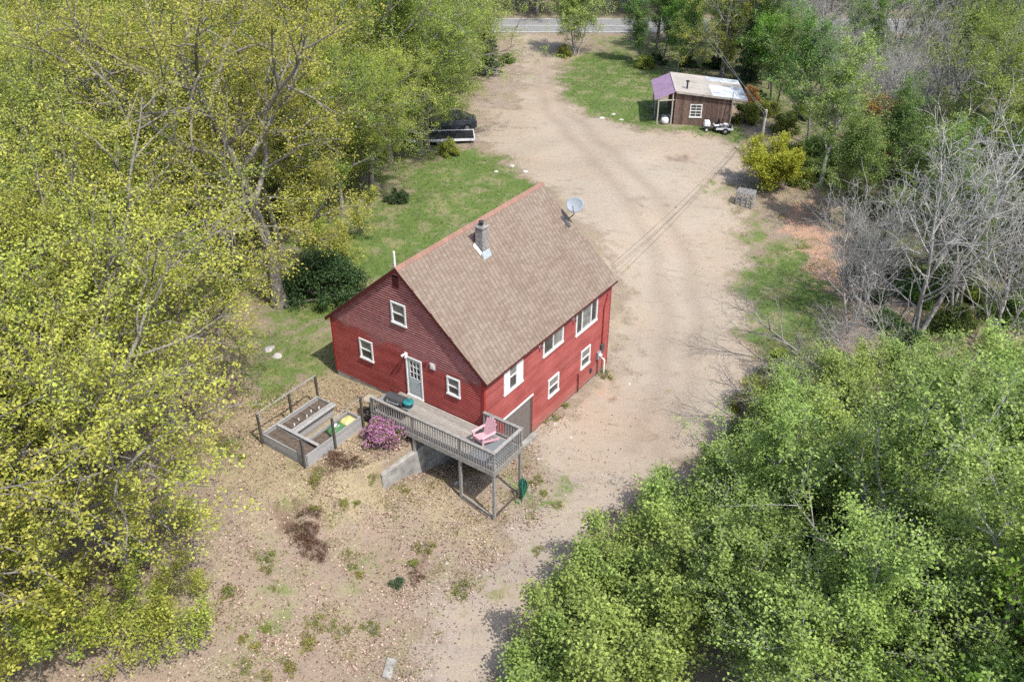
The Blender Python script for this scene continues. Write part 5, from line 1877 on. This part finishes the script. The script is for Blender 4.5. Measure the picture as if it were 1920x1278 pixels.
plant('oliveB', -11.6, 55.8, 'low spreading oak overhanging the small dark shrub on the back lawn', 'tree', s=.8, rz_=.6)
plant('oakB', -10.0, 59.4, 'small yellow-green oak standing out on the back lawn by the dark round shrub', 'tree', s=.7, rz_=1.9)
plant('oakA', -12.6, 63.0, 'yellow-green oak leaning out over the far end of the back lawn', 'tree', s=.85, rz_=3.6)
for x, y, s_ in ((-9.4, 46.6, .85), (-12.2, 48.4, 1.0), (-9.8, 52.4, .8), (-13.4, 53.6, 1.1), (-11.2, 61.5, 1.0)):
    plant('oakling', x, y, 'slender yellow-green oak sapling at the edge of the back lawn', 'sapling', 'oak saplings by the back lawn', s_)
TAKEN = [(o.location.x, o.location.y) for o in bpy.data.objects if o.get('category') == 'tree']


def xleft(y):
    return -(.571 * (.84 * y + 15) + 7)


def fill(y0, y1, xa, xb, sp, pick, mind=3.4):
    """jittered rows of trees between the lines xa(y) and xb(y)"""
    y, row = y0, 0
    while y < y1:
        x = xa(y) + (row % 2) * sp * .5
        while x < xb(y):
            px0, py0 = x + rv.uniform(-.3, .3) * sp, y + rv.uniform(-.3, .3) * sp
            if px0 < xb(py0) and all((px0 - a) ** 2 + (py0 - b) ** 2 > mind * mind for a, b in TAKEN):
                TAKEN.append((px0, py0))
                pick(px0, py0)
            x += sp
        y += sp * .9
        row += 1


XB_LEFT = lambda y: np.interp(y, [10, 23, 32, 39, 43, 50, 55, 60, 66, 70, 74, 90, 110], [-13, -14.6, -15.6, -17.5, -15.5, -15, -13, -11, -9.2, -7.6, -7.6, -6.4, -6])


def pick_left(x, y):
    if y < 58:
        plant(rv.choice(['oakA', 'oakB', 'oakC']) if y > 31 else 'oakN', x, y, 'yellow-green spring oak in the dense grove behind the garden bed', 'tree', 'oaks of the grove', rv.uniform(.84, 1.02) * (.86 if y < 27 else 1))
    else:
        plant(rv.choice(['oliveA', 'oliveB', 'oliveA', 'oliveB', 'oakA', 'oakB', 'greenA']), x, y, 'olive-green leafy tree in the woods between the back lawn and the road', 'tree', 'woods by the back lawn', rv.uniform(.85, 1.1))


for a in ((tx - 3.5, ty), (tx - 1.2, ty + 2.6), (tx - 1.7, ty + 4.6)):
    TAKEN.append(a)
fill(16, 111, xleft, XB_LEFT, 5.6, pick_left)
FARL = 'leafy tree in the woods on the far side of the road'
FARG = 'trees across the road'
for k in range(64):
    x = -70 + (k % 32) * 4.8 + rv.uniform(-1.5, 1.5)
    y = 123.2 + (k // 32) * 7 + rv.uniform(-1.5, 1.5)
    plant(rv.choice(['oliveA', 'oliveB', 'greenA', 'birchB', 'oakB']), x, y, FARL, 'tree', FARG, rv.uniform(.75, 1.05))

# --- along the drive near the road
plant('pineA', *ground(915, 142), 'young dark pine at the mouth of the drive', 'tree', s=.8)
plant('birchC', *ground(1080, 104), 'thin young tree standing between the drive and the shed lawn', 'tree', s=.95)
plant('shrubO', *ground(1056, 106), 'low olive shrub at the foot of the thin young tree by the drive', 'shrub', s=.9)
plant('shrubG', *ground(950, 118), 'low green shrub beside the young pine at the drive', 'shrub', s=.9)
plant('birchC', *ground(880, 130), 'slender pale-stemmed birch beside the young pine', 'tree', s=.9)
plant('rhodo', *ground(612, 560), 'large glossy dark evergreen shrub close to the house corner', 'shrub', s=.95)
plant('shrubD', *ground(745, 378), 'small dark round shrub on the back lawn', 'shrub', s=1.0)
plant('shrubO', *ground(840, 290), 'olive shrub by the black trailer at the lawn edge', 'shrub', s=.9)
plant('azalea', *at(722, 822, 2.5)[:2], 'pink flowering azalea bush beside the deck and concrete wall', 'bush', s=1.22, sz=1.05)
plant('yellow', *ground(1442, 352), 'bright yellow-green round bush at the edge of the gravel yard', 'bush', s=1.0, sz=.98)
plant('evergreen', *ground(748, 1098), 'small blue-green evergreen shrub alone in the leaf litter', 'shrub', s=1.1)

# --- right side woods
plant('bareA', 23.2, 43.6, 'large leafless grey tree with many upright stems beside the grass strip', 'tree', s=1.36, rz_=.3)
for x, y, key, s_, lb in ((19.6, 44.2, 'bareA', .78, 'leafless grey tree with pale stems standing in the brushwood'), (26.6, 46.4, 'bareA', 1.0, 'tall leafless grey tree at the back of the brushwood'), (30.2, 43.8, 'bareA', .95, 'leafless grey tree between the brushwood and the green woods')):
    plant(key, x, y, lb, 'tree', None, s_)
plant('bareB', 27.0, 42.0, 'leafless grey multi-stemmed tree deeper in the thicket by the birches', 'tree', s=1.05, rz_=1.3)
plant('bareB', 20.8, 47.5, 'low spreading leafless grey tree at the edge of the orange leaf litter', 'tree', s=.8, rz_=2.5)
plant('bareA', 20.5, 39.5, 'leafless grey tree leaning towards the gravel drive', 'tree', s=.62, lean=(.0, -.7), rz_=0)
plant('bareC', *ground(1570, 712), 'fallen grey leafless limb reaching from the thicket over the gravel edge', 'tree', s=.62, lean=(0, -1.15), rz_=-.25)
plant('bareC', *ground(1500, 800), 'low grey leafless limb poking out of the thicket near the gravel', 'tree', s=.5, lean=(0, -1.1), rz_=.15)
plant('bareB', 16.0, 36.5, 'small leafless grey tree bent over the edge of the gravel drive', 'tree', s=.55, lean=(.0, -.75), rz_=.5)
BRL = 'dead grey brushwood shrub in the thicket beside the gravel drive'
BRG = 'brushwood along the drive'
for px0, py0 in [(1640, 470), (1690, 520), (1620, 400), (1760, 470), (1800, 560), (1660, 610), (1850, 500), (1560, 690), (1470, 720), (1430, 770), (1400, 830), (1740, 400), (1840, 420), (1880, 600), (1580, 360), (1500, 345), (1700, 330), (1640, 300), (1780, 340), (1600, 520), (1720, 560), (1900, 460), (1860, 360), (1560, 310), (1640, 560), (1780, 620), (1700, 650), (1530, 290), (1600, 270)]:
    plant(rv.choice(['shrubG', 'shrubO', 'shrubG', 'shrubD']), *ground(px0, py0), 'green leafy shrub growing among the leafless grey trees', 'shrub', 'shrubs among the leafless trees', rv.uniform(.9, 1.5))
for px0, py0, s in [(1500, 690, 1), (1420, 800, .9), (1600, 560, 1.0), (1650, 520, 1.1), (1560, 640, .9), (1600, 430, 1.0), (1540, 400, .9), (1330, 880, .6), (1440, 730, .9)]:
    plant('brushA', *ground(px0, py0), BRL, 'shrub', BRG, s * rv.uniform(.85, 1.2))
NBL = 'young birch with fresh green leaves in the thicket across from the deck'
NBG = 'birches of the near thicket'
for key, x, y, s in [('birchA', 13.0, 22.5, .98), ('birchB', 17.5, 24.5, 1.0), ('birchA', 21.5, 26.0, 1.0), ('birchB', 10.0, 26.0, .72), ('birchC', 13.5, 27.5, .78), ('birchB', 17.5, 29.5, .78), ('birchA', 22.5, 31.0, .72), ('birchC', 12.0, 31.5, .6), ('birchB', 20.0, 21.0, 1.05), ('birchA', 15.8, 19.0, 1.0), ('birchB', 11.2, 18.0, .85), ('birchA', 25.5, 29.5, .9), ('birchC', 15.8, 33.5, .62), ('birchC', 19.0, 34.5, .6), ('birchC', 23.5, 35.5, .55), ('birchB', 27.5, 34.0, .65), ('birchA', 19.5, 16.0, 1.0), ('birchA', 24.0, 21.0, 1.1), ('birchC', 7.6, 22.6, .72), ('birchC', 8.6, 19.0, .8)]:
    plant(key, x, y, NBL, 'tree', NBG, s)
plant('bright', 15.2, 14.6, 'vivid green broad-leaved tree at the lower end of the birch thicket', 'tree', s=1.05)
plant('bright', 18.0, 13.0, 'tall vivid green tree next to the pale birches', 'tree', s=1.2)
SPL = 'small green sapling at the edge of the gravel opposite the deck'
SPG = 'saplings along the near edge of the gravel'
for px0, py0, key, s in [(1240, 1000, 'sapA', .85), (1150, 1080, 'sapA', .8), (1090, 1150, 'sapB', .9), (1050, 1230, 'sapA', .85), (1150, 1200, 'sapB', 1.0), (1250, 1120, 'sapA', 1), (1320, 1020, 'sapB', 1.0), (1340, 960, 'sapA', .8), (1210, 1280, 'sapA', 1), (1020, 1290, 'sapB', .9), (1300, 1200, 'sapA', 1.1), (1400, 1100, 'sapB', 1.1), (1400, 1000, 'sapA', 1.0), (1420, 900, 'sapB', .9), (1390, 930, 'sapB', .8), (1120, 1300, 'sapA', 1.0), (1480, 860, 'sapA', .9), (1500, 960, 'sapB', 1.1)]:
    plant(key, *ground(px0, py0), SPL, 'sapling', SPG, s)
XA_RIGHT = lambda y: np.interp(y, [40, 46, 50, 58, 66, 72, 78, 84, 90], [30, 27.5, 25.5, 25.2, 25, 25.5, 26, 24.5, 23])


def pick_right(x, y):
    if 26 < x < 50 and 64 < y < 106 and rv.random() < .86:
        plant(rv.choice(['bareA', 'bareC', 'bareC', 'bareB']), x, y, 'tall leafless grey tree in the woods beyond the service pole', 'tree', 'leafless trees beyond the pole', rv.uniform(.8, 1.05))
    else:
        plant(rv.choice(['greenA', 'greenB', 'greenA', 'greenB', 'birchB', 'oliveB']), x, y, 'mixed green tree in the woods behind the leafless grey trees', 'tree', 'woods east of the yard', rv.uniform(.72, .9) if y < 62 else rv.uniform(.82, 1.02))


fill(47, 108, XA_RIGHT, lambda y: .571 * (.84 * y + 15) + 8, 4.9, pick_right, 3.0)
plant('orange', 29.0, 67.5, 'orange-brown leafed young tree among the leafless grey trees', 'tree', s=1.35)
plant('orange', 22.0, 81.5, 'low rusty orange sapling beside the end of the shed', 'sapling', s=.45)
GSL = 'dense green tree in the row behind the shed'
for key, x, y, s in [('bright', 18.5, 98, .85), ('bright', 24.6, 84.2, .85), ('pineB', 22.8, 87.2, .85), ('greenB', 14.2, 100, .72), ('greenA', 17.0, 93.2, .72)]:
    TAKEN.append((x, y))
    plant(key, x, y, GSL, 'tree', 'trees behind the shed', s)
fill(90, 112, lambda y: np.interp(y, [90, 98, 100, 112], [22, 17.5, 16, 15.5]), lambda y: 30, 4.3, lambda x, y: plant(rv.choice(['greenA', 'greenB', 'birchB', 'greenB', 'oliveB']), x, y, GSL, 'tree', 'trees behind the shed', rv.uniform(.78, .98)), 2.8)
USL = 'leafy undergrowth shrub in the woods around the yard'
for k in range(150):
    if k < 50:
        y = rv.uniform(26, 100)
        x = -rv.uniform(17 + .05 * y, 27 + .3 * y)
    elif k < 125:
        y = rv.uniform(44, 100)
        x = rv.uniform(25.5, 30 + .3 * y)
    else:
        y = rv.uniform(14, 36)
        x = rv.uniform(11, 26)
    plant(rv.choice(['shrubG', 'shrubO', 'shrubD', 'brushA']), x, y, USL, 'shrub', 'undergrowth shrubs', rv.uniform(.8, 1.4))
for px0, py0 in [(1230, 122), (1290, 126), (1340, 128), (1405, 150), (1420, 185), (1400, 228), (1470, 250), (1480, 300), (1510, 330), (1440, 215), (1540, 340), (1210, 128)]:
    plant(rv.choice(['shrubG', 'shrubD', 'shrubO']), *ground(px0, py0), 'dense shrub in the shady hedge line around the shed', 'shrub', 'shrubs around the shed', rv.uniform(.9, 1.4))
for px0, py0, s_ in [(60, 1270, 1.0), (150, 1240, .9), (250, 1270, .9), (330, 1250, .75), (300, 1180, .6), (120, 1160, .8), (30, 1180, .9), (220, 1190, .7), (350, 1120, .5), (280, 1060, .5), (60, 1080, .8), (330, 1000, .5)]:
    plant('oakling', *ground(px0, py0), 'yellow-green oak sapling in the shady leaf litter under the oaks', 'sapling', 'oak saplings under the oaks', s_ * rv.uniform(.9, 1.1))
for x, y, key, s_ in [(27, 24, 'birchA', 1.0), (29, 30, 'birchB', .9), (22, 18, 'birchB', 1.0), (13.5, 15.5, 'birchC', .9), (10.5, 15, 'sapA', 1.1), (16.8, 22, 'birchC', .85), (24.5, 25.5, 'birchC', .95), (20.5, 29.5, 'birchC', .7), (27, 27.5, 'birchB', .85), (9.4, 23.6, 'sapB', 1.2), (18.2, 19.2, 'birchC', .9), (14.6, 24.6, 'sapA', 1.2), (20.6, 24.0, 'sapB', 1.3), (17.5, 27.2, 'sapA', 1.2), (23.2, 28.6, 'sapB', 1.3), (25, 32.5, 'sapA', 1.3), (21.5, 33.6, 'sapA', 1.1)]:
    plant(key, x, y, NBL if key[0] == 'b' else SPL.replace('at the edge of the gravel opposite the deck', 'growing under the young birches'), 'tree' if key[0] == 'b' else 'sapling', NBG if key[0] == 'b' else 'saplings under the birches', s_)
# weeds in the leaf litter
WL = 'small yellow-green weed clump growing in the leaf litter'
for px0, py0 in [(590, 905), (600, 890), (588, 955), (640, 1190), (505, 1065), (515, 1100), (500, 1040), (455, 1200), (480, 1215), (545, 1255), (530, 1240), (585, 1195), (490, 1270), (660, 1060), (675, 1080), (645, 1040), (800, 1025), (775, 1060), (700, 900), (762, 918), (1020, 925), (1045, 945), (1005, 900), (700, 890), (645, 945), (430, 1110), (590, 1160), (690, 1180), (1030, 788), (1060, 762), (620, 1170), (450, 1250), (500, 1180), (1140, 705), (440, 845), (420, 830), (455, 860), (1010, 1035), (870, 1110), (580, 1210), (668, 945)]:
    plant(rv.choice(['weedA', 'weedB']), *ground(px0, py0), WL, 'weed', 'weeds in the leaf litter', rv.uniform(.5, 1.0))
for px0, py0 in [(565, 985), (580, 1000), (590, 960), (555, 1005), (635, 862), (780, 1080), (600, 1035), (545, 990), (575, 1015), (620, 855), (660, 870), (570, 960)]:
    plant('duff', *ground(px0, py0), 'low clump of dead brown fern on the dry slope', 'dead fern', 'dead brown clumps on the slope', rv.uniform(.7, 1.2))

# ------------------------------------------------------------------ stuff: fallen leaves, grass tufts, twigs
rn = np.random.default_rng(9)


def scatter(n, x0, x1, y0, y1, dens):
    X = rn.uniform(x0, x1, n)
    Y = rn.uniform(y0, y1, n)
    k = rn.random(n) < dens(X, Y)
    X, Y = X[k], Y[k]
    hx_, hy_ = w2h(X, Y)
    inside = (hx_ > -W - .1) & (hx_ < .1) & (hy_ > -.1) & (hy_ < L + .1)
    bedm = (hx_ > BX0 - .1) & (hx_ < BX1 + .1) & (hy_ > BY0 - .1) & (hy_ < BY1 + .1)
    k = ~(inside | bedm)
    return X[k], Y[k]


def clump(X, Y, f=.8, s=0.):
    return .5 + .5 * np.sin(X * f + 2.1 * np.sin(Y * f * .7 + s)) * np.sin(Y * f * 1.2 + 1.7 * np.sin(X * f * .8 + s))


def leaf_dens(X, Y):
    d = seg_sd(DRIVE, X, Y)
    lw_ = np.max([seg_sd(p, X, Y) for p in LAWNS], axis=0)
    b = np.where(d > 0, np.clip(.35 - d * .25, .02, 1), .9) * np.where(lw_ > 0, .1, 1)
    return b * (.12 + .88 * clump(X, Y, 1.1) ** 2 * (.2 + .8 * clump(X, Y, .35, 3)))


X, Y = scatter(120000, -16, 6, 18, 36, leaf_dens)
C = np.stack([X, Y, terr(X, Y) + rn.uniform(.015, .06, len(X))], 1)
o = link('fallen_leaves', leaf_mesh('fallen_leaves', C, rn, .10, .6, 1.3), 'dead_leaf')
o['kind'] = 'stuff'
X, Y = scatter(26000, -30, 40, 30, 80, lambda X, Y: leaf_dens(X, Y) * np.where((X > 12) | (X < -10), 1, .4))
C = np.stack([X, Y, terr(X, Y) + rn.uniform(.008, .03, len(X))], 1)
o = link('fallen_leaves', leaf_mesh('fallen_leaves', C, rn, .11, .6, 2.0), 'dead_leaf')
o['kind'] = 'stuff'


def blades(name, X, Y, h, w, material, per=3):
    n = len(X)
    X = np.repeat(X, per) + rn.normal(0, .05, n * per)
    Y = np.repeat(Y, per) + rn.normal(0, .05, n * per)
    Z = terr(X, Y)
    B = np.stack([X, Y, Z], 1)
    a = rn.uniform(0, 6.28, n * per)
    side = np.stack([np.cos(a), np.sin(a), np.zeros_like(a)], 1) * w
    tip = B + np.stack([rn.normal(0, .5, n * per), rn.normal(0, .5, n * per), np.ones(n * per)], 1) * (h * rn.uniform(.5, 1.3, (n * per, 1)))
    Vv = np.stack([B - side, B + side, tip], 1).reshape(-1, 3)
    o = link(name, np_mesh(name, Vv, np.arange(n * per * 3).reshape(-1, 3), np.repeat(rn.random(n), per) * .6 + rn.random(n * per) * .4), material)
    o['kind'] = 'stuff'


def grass_dens(X, Y):
    lw_ = np.max([seg_sd(p, X, Y) for p in LAWNS], axis=0)
    return np.clip(.5 + lw_ * .5, 0, 1) * (.4 + .6 * clump(X, Y, .7, 1))


X, Y = scatter(70000, -18, 26, 34, 104, grass_dens)
blades('grass', X, Y, .15, .014, 'grass_blade')


def cover_dens(X, Y):
    d = seg_sd(DRIVE, X, Y)
    m = np.clip((clump(X, Y, .8, 5) * clump(X, Y, 2.1, 2) - .33) * 3.2, 0, 1)
    return m * np.where(d > .3, .12, 1)


X, Y = scatter(90000, -16, 4, 18, 37, cover_dens)
C = np.stack([X, Y, terr(X, Y) + rn.uniform(.02, .12, len(X))], 1)
o = link('ground_cover', leaf_mesh('ground_cover', C, rn, .06, .5, 1.0), 'leaf_weed')
o['kind'] = 'stuff'
X, Y = scatter(120000, 8, 28, 34, 70, lambda X, Y: cover_dens(X, Y) * (X > 9 + .1 * (Y - 34)))
C = np.stack([X, Y, terr(X, Y) + rn.uniform(.02, .15, len(X))], 1)
o = link('ground_cover', leaf_mesh('ground_cover', C, rn, .09, .4, 1.0), 'leaf_weed')
o['kind'] = 'stuff'
mb = MB()
for k in range(420):
    x, y = rn.uniform(-15, 4), rn.uniform(18.5, 36)
    if k % 4 == 0:
        x, y = rn.uniform(-4, 10), rn.uniform(19, 40)
    hx_, hy_ = w2h(x, y)
    if (-9.3 < hx_ < 2.3 and -2.3 < hy_ < 11.2) or (BX0 - .2 < hx_ < BX1 + .2 and BY0 - .2 < hy_ < BY1 + .2):
        continue
    a_, ln_ = rn.uniform(0, 6.28), rn.uniform(.15, .7)
    x2, y2 = x + math.cos(a_) * ln_, y + math.sin(a_) * ln_
    xm, ym = (x + x2) / 2 + rn.normal(0, .04), (y + y2) / 2 + rn.normal(0, .04)
    mb.tube([(x, y, T(x, y) + .012), (xm, ym, T(xm, ym) + .02), (x2, y2, T(x2, y2) + .012)], [.009, .007, .004], 3, False)
o = mb.build('fallen_twigs', 'bark_pale', None)
o['kind'] = 'stuff'


def straw_dens(X, Y):
    return np.clip(.5 + seg_sd(DRY, X, Y) * .4, 0, 1) * (.35 + .65 * clump(X, Y, 1.3, 2)) + .12 * np.clip(.5 - seg_sd(DRIVE, X, Y), 0, 1)


X, Y = scatter(42000, -18, 4, 18, 38, straw_dens)
blades('dry_grass', X, Y, .09, .010, 'straw_blade')
print('objects', len(bpy.data.objects), 'tris', sum(len(m.polygons) for m in bpy.data.meshes))
